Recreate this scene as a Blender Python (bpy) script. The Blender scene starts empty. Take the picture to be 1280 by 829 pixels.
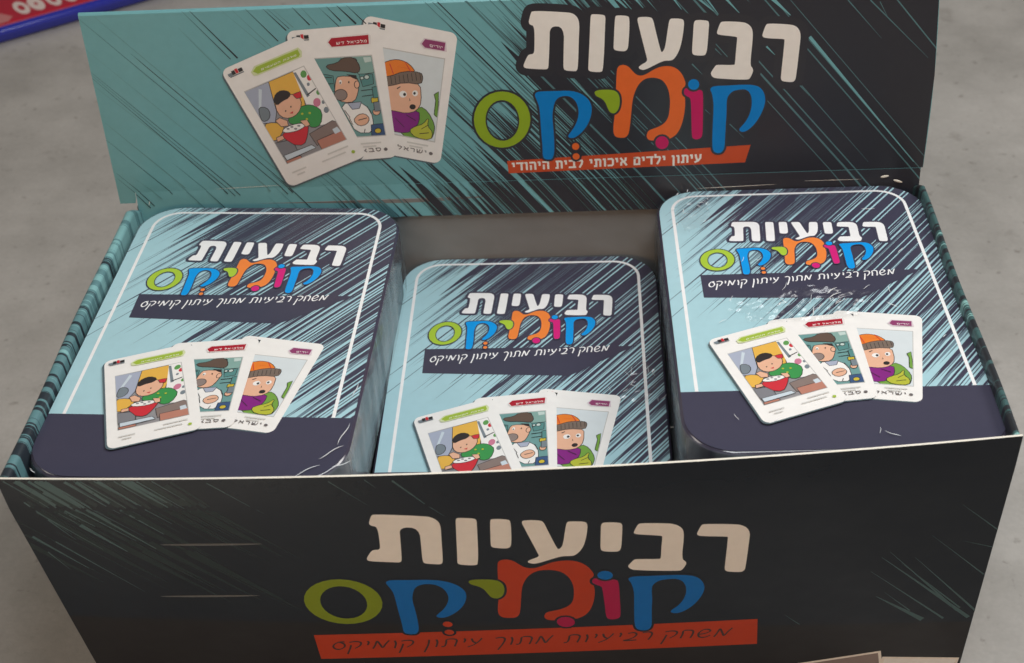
import bpy, bmesh, math, random
from mathutils import noise as mnoise
from mathutils import Vector, Matrix, Euler
from mathutils.geometry import tessellate_polygon

scene = bpy.context.scene
COL = scene.collection
H = 0.125                    # height of the display box: its rim stands this far above the floor
MM = 0.001

# ---------------------------------------------------------------- camera
cam_data = bpy.data.cameras.new('camera')
cam_data.sensor_width = 36.0
cam_data.lens = 1716.3055 / 1280.0 * 36.0
cam_data.clip_start = 0.01
cam_data.clip_end = 100.0
cam = bpy.data.objects.new('camera', cam_data)
cam.location = (0.014546, -0.298597, 0.272478 + H)
cam.rotation_euler = (0.9188386, 0.0426169, 0.0091671)
COL.objects.link(cam)
scene.camera = cam
cam_data.dof.use_dof = True
cam_data.dof.focus_distance = 0.46
cam_data.dof.aperture_fstop = 22.0

# ---------------------------------------------------------------- light
world = bpy.data.worlds.new('World')
scene.world = world
world.use_nodes = True
world.node_tree.nodes['Background'].inputs['Color'].default_value = (1.0, 0.93, 0.85, 1)
world.node_tree.nodes['Background'].inputs['Strength'].default_value = 0.10


def area_light(name, loc, target, size, size_y, power, color):
    d = bpy.data.lights.new(name, 'AREA')
    d.shape = 'RECTANGLE'; d.size = size; d.size_y = size_y
    d.energy = power; d.color = color
    o = bpy.data.objects.new(name, d)
    o.location = loc
    o.rotation_euler = (Vector(target) - Vector(loc)).to_track_quat('-Z', 'Y').to_euler()
    COL.objects.link(o)
    return o


area_light('key_lamp', (0.12, -0.035, 0.60), (0.03, 0.05, 0.1), 0.40, 0.16, 1.8, (0.95, 0.98, 1.0))
area_light('warm_fill', (-0.1, -1.2, 0.55), (0.0, 0.1, 0.1), 0.5, 0.3, 3.3, (1.0, 0.60, 0.32))  # added warm fill from the front, stands for no seen source
area_light('high_fill', (1.4, 0.5, 1.5), (0.1, 0.1, 0.1), 0.7, 0.7, 15.0, (1.0, 0.98, 0.95))  # added fill, brightens the floor on the right; no fixture known
area_light('high_fill', (-1.4, 0.3, 1.5), (-0.2, 0.1, 0.0), 0.7, 0.5, 4.5, (1.0, 0.93, 0.84))  # added fill for the darker floor on the left; no fixture known
sd = bpy.data.lights.new('sheen_spot', 'SPOT')  # added spot: lights unseen floor so the front panel picks up sheen
sd.energy = 42.0; sd.color = (1.0, 0.93, 0.82); sd.spot_size = math.radians(25); sd.spot_blend = 1.0; sd.shadow_soft_size = 0.06
side = bpy.data.objects.new('sheen_spot', sd)
side.location = (-0.55, -0.32, 0.35)
side.rotation_euler = (Vector((-0.19, -0.20, 0.0)) - Vector(side.location)).to_track_quat('-Z', 'Y').to_euler()
COL.objects.link(side)

scene.view_settings.view_transform = 'Standard'
scene.view_settings.look = 'None'
scene.view_settings.exposure = 0.0
scene.view_settings.gamma = 1.0

# ---------------------------------------------------------------- traced artwork (millimetres in each panel's own plane)
LETTERS = [["white","w",[[9.03,70.54],[21.01,69.47],[23.18,68.92],[24.69,67.36],[25.31,64.99],[25.03,59.77],[24.56,48.14],[24.09,46.88],[23.28,46.71],[19.92,47.09],[19.27,48.1],[19.52,54.2],[19.89,64.01],[14.89,64.53],[14.61,58.73],[14.05,49.03],[13.66,47.96],[12.76,47.8],[5.82,48.46],[5.03,49.13],[5.21,50.35],[6.67,53.47],[7.36,53.93],[8.92,54.02],[9.22,56.53],[9.49,64.79],[7.97,65.18],[7.47,66.14],[7.73,67.31],[8.34,69.63]]],["white","w",[[29.94,68.47],[33.87,68.04],[34.44,67.22],[34.3,64.17],[33.98,54.62],[33.47,46.82],[32.93,45.95],[29.11,46.29],[28.22,47.02],[28.23,48.0],[28.77,58.19],[29.14,66.72],[29.37,68.12]]],["white","w",[[38.24,67.69],[42.17,67.35],[42.83,66.43],[42.79,61.47],[42.49,55.74],[42.14,54.4],[41.17,53.76],[38.06,54.22],[37.26,54.97],[37.3,56.42],[37.59,64.04],[37.8,67.09]]],["white","w",[[46.1,66.77],[50.25,66.61],[51.15,65.41],[51.87,62.07],[54.04,53.36],[54.5,52.96],[55.02,53.57],[55.64,55.24],[56.52,63.79],[56.91,65.42],[57.56,65.77],[61.27,65.49],[61.96,64.52],[61.92,61.69],[61.35,56.46],[60.36,52.64],[58.67,49.88],[57.34,49.59],[55.56,49.66],[53.79,48.99],[52.47,48.31],[48.39,46.15],[46.82,46.55],[46.14,47.32],[47.02,48.27],[49.45,49.65],[48.97,51.62],[45.69,64.91],[45.59,66.09]]],["white","w",[[66.01,64.93],[70.04,64.54],[70.73,63.71],[70.7,61.35],[70.51,53.7],[70.15,51.78],[69.51,51.03],[66.17,51.3],[65.26,51.97],[65.12,53.43],[65.29,60.61],[65.35,63.92]]],["white","w",[[75.3,64.01],[82.3,63.5],[84.32,62.72],[85.72,61.25],[86.28,59.33],[86.36,55.98],[86.05,46.78],[87.16,45.36],[87.36,44.27],[86.5,41.73],[85.65,40.87],[74.16,41.9],[72.78,42.6],[72.14,43.86],[72.46,44.84],[73.7,47.01],[74.35,47.33],[80.38,46.95],[80.67,47.48],[80.72,52.83],[80.91,57.39],[80.65,57.97],[74.68,58.82],[73.69,59.34],[73.61,60.05],[74.55,63.33]]],["white","w",[[91.3,62.59],[99.42,61.9],[101.46,61.02],[102.68,59.41],[103.22,57.25],[103.15,53.9],[102.87,41.21],[102.52,39.98],[101.68,39.36],[98.28,39.79],[97.45,40.67],[97.41,42.41],[97.7,56.03],[97.4,56.42],[90.6,57.02],[89.67,57.77],[89.69,58.72],[90.6,62.01]]],["ring","g",[[6.77,27.8],[6.41,25.21],[5.55,22.76],[4.23,20.56],[2.49,18.74],[0.44,17.4],[-1.82,16.6],[-4.18,16.38],[-6.51,16.77],[-8.7,17.74],[-10.61,19.23],[-12.17,21.18],[-13.29,23.46],[-13.92,25.98],[-14.03,28.58],[-13.61,31.16],[-12.7,33.57],[-11.35,35.69],[-9.62,37.44],[-7.6,38.72],[-5.38,39.48],[-3.09,39.68],[-0.82,39.3],[1.31,38.38],[3.21,36.95],[4.77,35.08],[5.92,32.86],[6.59,30.39]],[[2.66,28.15],[2.56,26.26],[2.16,24.45],[1.47,22.79],[0.51,21.38],[-0.64,20.3],[-1.95,19.59],[-3.35,19.3],[-4.75,19.44],[-6.09,20.01],[-7.3,20.97],[-8.32,22.27],[-9.1,23.85],[-9.59,25.62],[-9.78,27.5],[-9.65,29.38],[-9.22,31.18],[-8.51,32.8],[-7.56,34.17],[-6.41,35.22],[-5.12,35.9],[-3.76,36.18],[-2.38,36.04],[-1.06,35.5],[0.13,34.57],[1.15,33.3],[1.93,31.76],[2.45,30.02]]],["c","b",[[9.14,38.71],[10.29,39.17],[15.73,39.11],[20.72,39.13],[23.89,38.5],[26.59,37.04],[28.61,34.68],[29.5,31.84],[29.02,28.0],[27.61,24.42],[25.5,21.62],[23.16,19.6],[21.3,19.41],[20.38,20.23],[21.1,21.52],[22.76,23.82],[24.19,27.15],[24.69,30.74],[23.83,34.35],[22.04,36.45],[19.78,37.14],[17.49,36.62],[16.09,35.15],[15.35,32.63],[14.8,29.05],[15.14,23.84],[15.32,18.05],[15.21,13.25],[14.59,11.13],[13.64,10.62],[11.77,10.8],[10.86,11.8],[10.89,16.09],[10.52,24.02],[10.38,30.25],[10.11,33.34],[9.28,35.92],[8.65,37.72]]],["c","o",[[38.66,47.51],[39.55,48.46],[41.12,48.64],[42.69,47.84],[44.05,46.07],[45.41,44.53],[47.21,43.97],[49.22,44.64],[51.88,46.51],[54.54,47.49],[57.66,47.52],[59.93,46.45],[61.78,44.41],[62.99,41.63],[63.37,39.87],[62.43,38.15],[63.21,35.09],[63.47,31.53],[63.05,26.41],[62.03,22.29],[60.73,19.72],[58.92,18.21],[57.55,17.73],[55.7,17.49],[53.85,17.45],[52.7,17.28],[50.61,17.47],[49.66,18.56],[49.64,20.14],[50.3,21.69],[52.36,22.39],[54.64,23.35],[56.45,24.84],[57.53,27.13],[57.89,30.72],[57.87,34.79],[57.0,38.86],[55.12,41.93],[52.85,43.01],[50.37,43.2],[48.36,42.68],[46.36,40.76],[45.04,37.8],[44.17,34.29],[43.77,28.68],[43.36,23.51],[42.93,20.39],[41.79,18.96],[39.93,18.92],[38.31,19.25],[37.38,20.6],[37.24,23.74],[37.82,28.91],[38.13,34.01],[38.24,41.57],[38.45,46.03]]],["c","g",[[30.46,38.4],[32.05,39.0],[35.67,38.96],[37.93,38.47],[39.3,36.81],[39.67,34.26],[39.32,31.21],[38.19,29.46],[37.04,29.14],[35.9,29.8],[35.21,31.37],[34.3,33.95],[32.94,35.53],[31.13,36.36],[30.45,37.4]]],["c","m",[[62.88,38.13],[63.77,38.6],[65.15,37.79],[68.99,37.65],[69.71,36.62],[69.94,31.28],[70.29,19.36],[69.8,17.8],[68.44,17.17],[67.05,17.38],[66.31,18.46],[65.97,25.26],[65.44,33.49],[65.04,34.52],[63.66,35.33],[62.72,36.38]]],["c","b",[[72.35,38.28],[73.67,38.98],[78.17,38.96],[83.11,39.12],[87.16,38.97],[89.92,38.11],[91.63,36.04],[92.52,32.97],[92.27,29.93],[90.95,25.87],[88.9,22.32],[86.51,20.06],[84.7,19.61],[83.64,20.43],[83.9,21.47],[85.62,23.49],[87.03,26.54],[87.72,30.1],[87.5,33.67],[86.43,36.23],[84.79,37.3],[82.55,37.14],[80.54,36.71],[79.04,35.25],[78.39,33.0],[78.68,27.36],[78.58,22.19],[78.73,14.82],[78.4,12.18],[77.3,11.04],[75.66,11.1],[74.46,12.06],[73.95,15.0],[73.84,23.41],[73.83,30.62],[73.46,33.69],[72.89,36.24],[72.3,37.27]]],["dot","b",[[68.23,39.78],[68.11,38.96],[67.7,38.28],[67.06,37.84],[66.28,37.7],[65.5,37.9],[64.82,38.39],[64.36,39.11],[64.18,39.94],[64.3,40.75],[64.71,41.43],[65.35,41.87],[66.12,42.01],[66.9,41.82],[67.58,41.33],[68.05,40.61]]],["dot","m",[[57.82,16.24],[57.66,15.19],[57.15,14.31],[56.36,13.74],[55.43,13.57],[54.48,13.81],[53.66,14.45],[53.11,15.36],[52.9,16.43],[53.07,17.47],[53.58,18.35],[54.36,18.91],[55.3,19.08],[56.24,18.84],[57.05,18.21],[57.61,17.3]]],["dot","o",[[24.59,15.84],[24.45,15.2],[24.07,14.69],[23.52,14.42],[22.92,14.45],[22.38,14.76],[22.01,15.29],[21.89,15.94],[22.03,16.58],[22.42,17.09],[22.96,17.35],[23.56,17.33],[24.1,17.02],[24.47,16.49]]],["dot","o",[[24.68,11.56],[24.54,10.96],[24.17,10.48],[23.64,10.23],[23.05,10.25],[22.53,10.54],[22.18,11.04],[22.05,11.66],[22.19,12.26],[22.57,12.73],[23.09,12.98],[23.68,12.96],[24.2,12.67],[24.55,12.17]]]]
LOGO_ON_TIN = [[0.5638,0.0182,14.642],[0.0228,0.5527,-57.3938]]
LOGO_ON_FRONT = [[1.1984,-0.0132,-51.5473],[-0.036,1.0427,-89.0824]]
CARDS_HEADER = [[[-104.06,51.94],[31.06,12.79],[18.06,-49.74]],[[-78.26,66.18],[33.36,1.67],[1.3,-53.95]],[[-49.98,71.15],[32.36,-8.26],[-10.2,-52.7]]]
CARDS_TIN = [[[5.4,-87.6],[26.3,10.1],[13.3,-41.0]],[[25.5,-77.6],[28.0,3.3],[0.6,-43.0]],[[47.9,-72.5],[27.8,-4.4],[-9.0,-42.8]]]
CARD_ART = [[["grey",0,[[0.112,0.202],[0.86,0.204],[0.885,0.828],[0.114,0.824]]],["tablegrey",0,[[0.116,0.209],[0.85,0.21],[0.876,0.822],[0.124,0.819]]],["windowblue",1,[[0.116,0.209],[0.418,0.212],[0.35,0.404],[0.242,0.5],[0.115,0.467]]],["paleblue",0,[[0.275,0.227],[0.304,0.242],[0.169,0.384],[0.146,0.377]]],["steel",1,[[0.169,0.352],[0.245,0.374],[0.25,0.423],[0.192,0.462],[0.123,0.458],[0.134,0.405]]],["yellow",1,[[0.418,0.212],[0.714,0.214],[0.714,0.351],[0.624,0.513],[0.328,0.429]]],["cardwhite",0,[[0.717,0.211],[0.85,0.21],[0.871,0.679],[0.691,0.647],[0.667,0.463]]],["steel",0,[[0.713,0.221],[0.742,0.225],[0.753,0.417],[0.716,0.422]]],["green",0,[[0.841,0.268],[0.822,0.281],[0.799,0.285],[0.779,0.28],[0.771,0.266],[0.777,0.25],[0.795,0.237],[0.819,0.232],[0.839,0.238],[0.847,0.251]]],["red",0,[[0.875,0.305],[0.859,0.316],[0.84,0.32],[0.824,0.315],[0.817,0.304],[0.822,0.29],[0.837,0.279],[0.857,0.275],[0.873,0.28],[0.88,0.291]]],["steel",0,[[0.815,0.343],[0.806,0.349],[0.795,0.351],[0.785,0.349],[0.782,0.342],[0.785,0.335],[0.793,0.328],[0.805,0.326],[0.814,0.329],[0.818,0.335]]],["green",0,[[0.881,0.427],[0.867,0.436],[0.851,0.439],[0.836,0.435],[0.831,0.426],[0.835,0.414],[0.848,0.404],[0.865,0.401],[0.879,0.405],[0.885,0.415]]],["pink",0,[[0.824,0.495],[0.802,0.511],[0.774,0.516],[0.75,0.51],[0.74,0.493],[0.748,0.473],[0.77,0.457],[0.798,0.452],[0.822,0.458],[0.832,0.475]]],["steel",0,[[0.87,0.505],[0.86,0.512],[0.847,0.514],[0.837,0.511],[0.832,0.504],[0.836,0.495],[0.846,0.488],[0.858,0.485],[0.869,0.488],[0.873,0.496]]],["steel",0,[[0.866,0.57],[0.85,0.581],[0.831,0.585],[0.814,0.58],[0.807,0.568],[0.812,0.554],[0.828,0.543],[0.848,0.539],[0.864,0.544],[0.871,0.556]]],["line",0,[[0.73,0.402],[0.852,0.383],[0.852,0.391],[0.729,0.412]]],["brown",1,[[0.533,0.679],[0.839,0.654],[0.89,0.684],[0.902,0.752],[0.544,0.78]]],["board",1,[[0.572,0.747],[0.907,0.745],[0.876,0.822],[0.571,0.82]]],["paleblue",0,[[0.791,0.712],[0.855,0.707],[0.867,0.75],[0.793,0.753]]],["shirtgreen",1,[[0.399,0.513],[0.515,0.474],[0.662,0.469],[0.742,0.5],[0.787,0.56],[0.699,0.646],[0.606,0.648],[0.554,0.597],[0.395,0.559]]],["yellow",1,[[0.116,0.48],[0.235,0.495],[0.322,0.547],[0.243,0.597],[0.127,0.632],[0.106,0.574]]],["skin",1,[[0.362,0.363],[0.452,0.355],[0.612,0.361],[0.641,0.424],[0.578,0.484],[0.482,0.513],[0.372,0.502],[0.327,0.445]]],["hair",1,[[0.365,0.345],[0.419,0.311],[0.501,0.303],[0.572,0.339],[0.534,0.37],[0.436,0.373],[0.363,0.389]]],["red",1,[[0.588,0.362],[0.679,0.365],[0.657,0.405],[0.604,0.398]]],["line",0,[[0.428,0.454],[0.422,0.458],[0.415,0.459],[0.411,0.455],[0.412,0.45],[0.419,0.446],[0.426,0.446],[0.429,0.449]]],["line",0,[[0.506,0.44],[0.5,0.444],[0.493,0.445],[0.489,0.441],[0.491,0.436],[0.497,0.432],[0.504,0.432],[0.508,0.435]]],["red",0,[[0.445,0.478],[0.497,0.474],[0.477,0.491]]],["skin",1,[[0.263,0.49],[0.318,0.482],[0.378,0.523],[0.36,0.558],[0.287,0.545]]],["red",1,[[0.239,0.596],[0.257,0.649],[0.297,0.702],[0.41,0.739],[0.504,0.679],[0.583,0.597],[0.526,0.573]]],["cardwhite",1,[[0.535,0.602],[0.524,0.609],[0.499,0.614],[0.463,0.617],[0.419,0.617],[0.374,0.613],[0.333,0.607],[0.3,0.599],[0.281,0.59],[0.276,0.581],[0.287,0.574],[0.312,0.568],[0.349,0.566],[0.392,0.566],[0.437,0.57],[0.478,0.576],[0.51,0.584],[0.53,0.593]]],["grey2",0,[[0.359,0.585],[0.35,0.588],[0.336,0.586],[0.325,0.581],[0.324,0.575],[0.333,0.572],[0.347,0.573],[0.358,0.579]]],["grey2",0,[[0.408,0.583],[0.399,0.586],[0.386,0.584],[0.375,0.579],[0.374,0.573],[0.383,0.57],[0.397,0.571],[0.407,0.577]]],["grey2",0,[[0.436,0.607],[0.427,0.61],[0.413,0.608],[0.402,0.603],[0.401,0.597],[0.41,0.594],[0.424,0.595],[0.435,0.6]]],["grey2",0,[[0.486,0.595],[0.477,0.598],[0.463,0.597],[0.453,0.591],[0.452,0.585],[0.461,0.582],[0.474,0.584],[0.485,0.589]]],["skin",1,[[0.172,0.609],[0.243,0.61],[0.244,0.637],[0.159,0.638]]],["skin",1,[[0.513,0.561],[0.585,0.574],[0.587,0.614],[0.538,0.616]]],["lime",0,[[0.587,0.522],[0.578,0.526],[0.567,0.526],[0.559,0.521],[0.56,0.514],[0.568,0.51],[0.58,0.51],[0.587,0.515]]],["lime",0,[[0.667,0.538],[0.659,0.543],[0.648,0.542],[0.64,0.537],[0.641,0.531],[0.649,0.526],[0.66,0.527],[0.668,0.532]]],["lime",0,[[0.604,0.571],[0.596,0.576],[0.584,0.575],[0.577,0.57],[0.577,0.564],[0.586,0.559],[0.597,0.56],[0.605,0.565]]],["grey2",1,[[0.118,0.642],[0.261,0.659],[0.311,0.714],[0.305,0.778],[0.126,0.76]]],["paleblue",1,[[0.141,0.756],[0.488,0.761],[0.515,0.791],[0.144,0.795]]],["board",1,[[0.127,0.801],[0.307,0.803],[0.312,0.832],[0.132,0.821]]]],[["grey",0,[[0.167,0.205],[0.874,0.215],[0.907,0.827],[0.137,0.819]]],["teal2",0,[[0.174,0.212],[0.864,0.223],[0.898,0.819],[0.139,0.81]]],["teal3",1,[[0.532,0.216],[0.864,0.223],[0.868,0.344],[0.707,0.349]]],["teal1",1,[[0.301,0.327],[0.419,0.347],[0.413,0.459],[0.27,0.451]]],["teal1",1,[[0.707,0.349],[0.849,0.357],[0.844,0.426],[0.728,0.441]]],["pale",1,[[0.7,0.249],[0.694,0.257],[0.681,0.263],[0.664,0.264],[0.648,0.261],[0.638,0.254],[0.635,0.246],[0.641,0.238],[0.655,0.233],[0.671,0.231],[0.687,0.234],[0.697,0.241]]],["pale",1,[[0.808,0.375],[0.803,0.382],[0.793,0.386],[0.78,0.388],[0.769,0.385],[0.761,0.38],[0.759,0.373],[0.764,0.366],[0.774,0.361],[0.786,0.36],[0.798,0.363],[0.806,0.368]]],["pale",0,[[0.774,0.229],[0.855,0.231],[0.858,0.263],[0.786,0.268]]],["cardwhite",1,[[0.452,0.56],[0.662,0.554],[0.755,0.605],[0.785,0.679],[0.768,0.794],[0.58,0.784],[0.512,0.664]]],["windowblue",1,[[0.536,0.557],[0.682,0.555],[0.652,0.599],[0.578,0.603]]],["skin",1,[[0.442,0.383],[0.48,0.35],[0.672,0.368],[0.687,0.417],[0.66,0.486],[0.611,0.547],[0.496,0.548],[0.402,0.507]]],["skin",1,[[0.69,0.425],[0.684,0.437],[0.673,0.445],[0.66,0.448],[0.649,0.444],[0.642,0.435],[0.641,0.422],[0.647,0.41],[0.658,0.401],[0.671,0.398],[0.683,0.402],[0.69,0.412]]],["hat",1,[[0.352,0.267],[0.492,0.257],[0.551,0.223],[0.673,0.223],[0.729,0.295],[0.698,0.341],[0.57,0.317],[0.409,0.305]]],["hair",0,[[0.565,0.341],[0.675,0.354],[0.677,0.389],[0.629,0.372]]],["beard",1,[[0.54,0.494],[0.531,0.508],[0.514,0.52],[0.49,0.528],[0.463,0.529],[0.438,0.525],[0.418,0.515],[0.406,0.502],[0.405,0.486],[0.413,0.472],[0.431,0.46],[0.455,0.453],[0.481,0.451],[0.507,0.455],[0.527,0.465],[0.538,0.479]]],["cardwhite",0,[[0.507,0.396],[0.501,0.406],[0.492,0.412],[0.482,0.411],[0.475,0.405],[0.474,0.395],[0.479,0.385],[0.489,0.379],[0.499,0.38],[0.506,0.386]]],["line",0,[[0.495,0.401],[0.491,0.407],[0.485,0.409],[0.48,0.406],[0.479,0.4],[0.483,0.395],[0.489,0.393],[0.494,0.395]]],["skin",1,[[0.569,0.689],[0.631,0.649],[0.704,0.645],[0.749,0.684],[0.708,0.725],[0.622,0.735]]],["line",0,[[0.622,0.687],[0.719,0.675],[0.72,0.681],[0.623,0.694]]],["gold",1,[[0.801,0.536],[0.868,0.512],[0.868,0.561],[0.801,0.565]]],["blue2",1,[[0.759,0.735],[0.898,0.731],[0.898,0.819],[0.748,0.817]]],["gold",1,[[0.856,0.784],[0.85,0.793],[0.836,0.798],[0.819,0.8],[0.803,0.797],[0.792,0.79],[0.789,0.781],[0.796,0.772],[0.809,0.767],[0.826,0.765],[0.843,0.768],[0.853,0.775]]],["skin",1,[[0.873,0.64],[0.863,0.653],[0.843,0.66],[0.82,0.659],[0.803,0.65],[0.798,0.636],[0.808,0.623],[0.829,0.616],[0.852,0.617],[0.869,0.626]]],["line",0,[[0.701,0.467],[0.826,0.464],[0.825,0.47],[0.7,0.473]]],["line",0,[[0.703,0.51],[0.834,0.505],[0.833,0.511],[0.701,0.515]]],["line",0,[[0.306,0.348],[0.407,0.353],[0.406,0.359],[0.304,0.353]]],["line",0,[[0.294,0.396],[0.411,0.4],[0.41,0.405],[0.293,0.401]]],["teal1",1,[[0.828,0.453],[0.891,0.449],[0.9,0.527],[0.829,0.531]]],["pale",1,[[0.747,0.379],[0.743,0.384],[0.734,0.387],[0.724,0.387],[0.717,0.383],[0.715,0.377],[0.719,0.372],[0.728,0.369],[0.738,0.369],[0.745,0.373]]],["steel",1,[[0.821,0.566],[0.91,0.562],[0.909,0.628],[0.82,0.632]]],["line",0,[[0.522,0.664],[0.53,0.665],[0.559,0.724],[0.551,0.724]]],["line",0,[[0.68,0.76],[0.688,0.761],[0.672,0.789],[0.663,0.789]]],["line",0,[[0.483,0.605],[0.492,0.605],[0.541,0.665],[0.533,0.665]]],["line",0,[[0.737,0.59],[0.746,0.59],[0.779,0.649],[0.771,0.649]]],["hair",0,[[0.59,0.401],[0.586,0.407],[0.58,0.409],[0.575,0.406],[0.574,0.4],[0.578,0.394],[0.584,0.392],[0.589,0.395]]]],[["grey",0,[[0.055,0.203],[0.901,0.194],[0.91,0.838],[0.037,0.84]]],["sky",0,[[0.068,0.209],[0.892,0.202],[0.9,0.83],[0.044,0.83]]],["shirtgreen2",1,[[0.56,0.685],[0.689,0.581],[0.788,0.611],[0.879,0.702],[0.883,0.761],[0.859,0.824],[0.479,0.837]]],["purple",1,[[0.252,0.726],[0.407,0.647],[0.69,0.61],[0.706,0.703],[0.657,0.761],[0.58,0.808],[0.391,0.811]]],["skin",1,[[0.219,0.499],[0.338,0.469],[0.495,0.42],[0.662,0.405],[0.704,0.55],[0.664,0.62],[0.555,0.654],[0.429,0.651],[0.241,0.654]]],["orangehat",1,[[0.163,0.393],[0.253,0.312],[0.35,0.277],[0.43,0.269],[0.524,0.284],[0.609,0.337],[0.41,0.403],[0.211,0.443]]],["cuff",1,[[0.169,0.435],[0.329,0.407],[0.483,0.345],[0.661,0.33],[0.688,0.366],[0.676,0.416],[0.496,0.423],[0.339,0.472],[0.198,0.495]]],["hair",0,[[0.209,0.432],[0.215,0.431],[0.236,0.488],[0.23,0.489]]],["hair",0,[[0.253,0.422],[0.259,0.421],[0.28,0.478],[0.274,0.479]]],["hair",0,[[0.297,0.412],[0.303,0.411],[0.324,0.468],[0.318,0.468]]],["hair",0,[[0.34,0.401],[0.346,0.401],[0.367,0.457],[0.361,0.458]]],["hair",0,[[0.384,0.391],[0.39,0.39],[0.411,0.447],[0.405,0.448]]],["hair",0,[[0.427,0.381],[0.433,0.38],[0.455,0.437],[0.449,0.437]]],["hair",0,[[0.471,0.371],[0.477,0.37],[0.499,0.426],[0.493,0.427]]],["hair",0,[[0.514,0.36],[0.521,0.359],[0.542,0.416],[0.536,0.417]]],["hair",0,[[0.558,0.35],[0.564,0.349],[0.586,0.406],[0.58,0.406]]],["hair",0,[[0.601,0.34],[0.607,0.339],[0.63,0.395],[0.623,0.396]]],["hair",0,[[0.645,0.33],[0.651,0.329],[0.673,0.385],[0.667,0.386]]],["cardwhite",0,[[0.537,0.51],[0.536,0.52],[0.528,0.529],[0.516,0.537],[0.501,0.54],[0.485,0.541],[0.471,0.537],[0.461,0.53],[0.456,0.521],[0.458,0.51],[0.465,0.501],[0.477,0.494],[0.492,0.49],[0.508,0.49],[0.522,0.494],[0.533,0.501]]],["cardwhite",0,[[0.656,0.487],[0.655,0.496],[0.65,0.504],[0.641,0.51],[0.629,0.513],[0.617,0.513],[0.607,0.51],[0.599,0.503],[0.595,0.495],[0.596,0.486],[0.601,0.478],[0.61,0.472],[0.621,0.469],[0.633,0.469],[0.644,0.472],[0.652,0.479]]],["line",0,[[0.529,0.512],[0.527,0.52],[0.52,0.526],[0.51,0.527],[0.501,0.524],[0.497,0.517],[0.499,0.509],[0.506,0.503],[0.516,0.502],[0.525,0.505]]],["line",0,[[0.633,0.49],[0.632,0.497],[0.625,0.502],[0.617,0.503],[0.609,0.5],[0.605,0.494],[0.607,0.487],[0.613,0.482],[0.622,0.481],[0.63,0.484]]],["line",0,[[0.422,0.479],[0.457,0.46],[0.46,0.466],[0.428,0.486]]],["hair",0,[[0.651,0.591],[0.649,0.6],[0.641,0.609],[0.627,0.614],[0.612,0.616],[0.597,0.614],[0.586,0.609],[0.582,0.601],[0.584,0.592],[0.592,0.583],[0.605,0.578],[0.621,0.576],[0.635,0.578],[0.646,0.583]]],["line",0,[[0.566,0.532],[0.584,0.551],[0.564,0.559],[0.575,0.552]]],["lime",1,[[0.608,0.782],[0.675,0.741],[0.755,0.715],[0.806,0.653],[0.798,0.72],[0.869,0.762],[0.859,0.824],[0.69,0.828]]],["shirtgreen2",1,[[0.836,0.474],[0.877,0.448],[0.899,0.64],[0.864,0.623],[0.861,0.514]]],["red",0,[[0.397,0.32],[0.405,0.319],[0.528,0.317],[0.52,0.318]]],["red",0,[[0.314,0.31],[0.322,0.309],[0.374,0.379],[0.366,0.381]]],["red",0,[[0.471,0.272],[0.479,0.271],[0.556,0.338],[0.548,0.34]]],["hair",0,[[0.437,0.702],[0.438,0.707],[0.552,0.766],[0.551,0.76]]],["hair",0,[[0.556,0.664],[0.557,0.669],[0.667,0.699],[0.666,0.693]]],["hair",0,[[0.74,0.75],[0.741,0.756],[0.808,0.717],[0.807,0.711]]],["hair",0,[[0.725,0.789],[0.726,0.795],[0.829,0.774],[0.827,0.768]]]]]
CARD_TAGS = [[[[0.296,0.097],[0.361,0.067],[0.901,0.071],[0.917,0.106],[0.887,0.142],[0.348,0.137],[0.303,0.127]],[[0.319,0.098],[0.378,0.077],[0.885,0.082],[0.883,0.12],[0.857,0.133],[0.357,0.127]]],[[[0.411,0.101],[0.456,0.066],[0.86,0.061],[0.89,0.08],[0.878,0.14],[0.448,0.143]],[[0.427,0.102],[0.468,0.074],[0.864,0.072],[0.858,0.136],[0.459,0.136]]],[[[0.613,0.123],[0.651,0.077],[0.887,0.073],[0.909,0.144],[0.665,0.155]],[[0.633,0.123],[0.663,0.084],[0.881,0.081],[0.882,0.141],[0.674,0.145]]]]
SCRIPT_TIN = [[8.6,-57.74],[72.04,-53.16],[8.38,-54.82]]
BANNER_TIN = [[6.47,-50.57],[6.54,-63.66],[68.72,-59.8],[76.72,-47.02]]
SCRIPT_FRONT = [[-63.54,-86.48],[68.87,-85.59],[-62.95,-82.11]]
BANNER_FRONT = [[-68.38,-77.85],[-67.89,-91.87],[77.9,-90.53],[77.05,-76.77]]
BANNER_HEADER = [[-2.6,10.55],[-2.2,5.17],[86.68,6.67],[88.29,14.07]]
SLOGAN_HEADER = [[-0.72,6.05],[70.21,7.19],[-0.79,9.93]]
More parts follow.
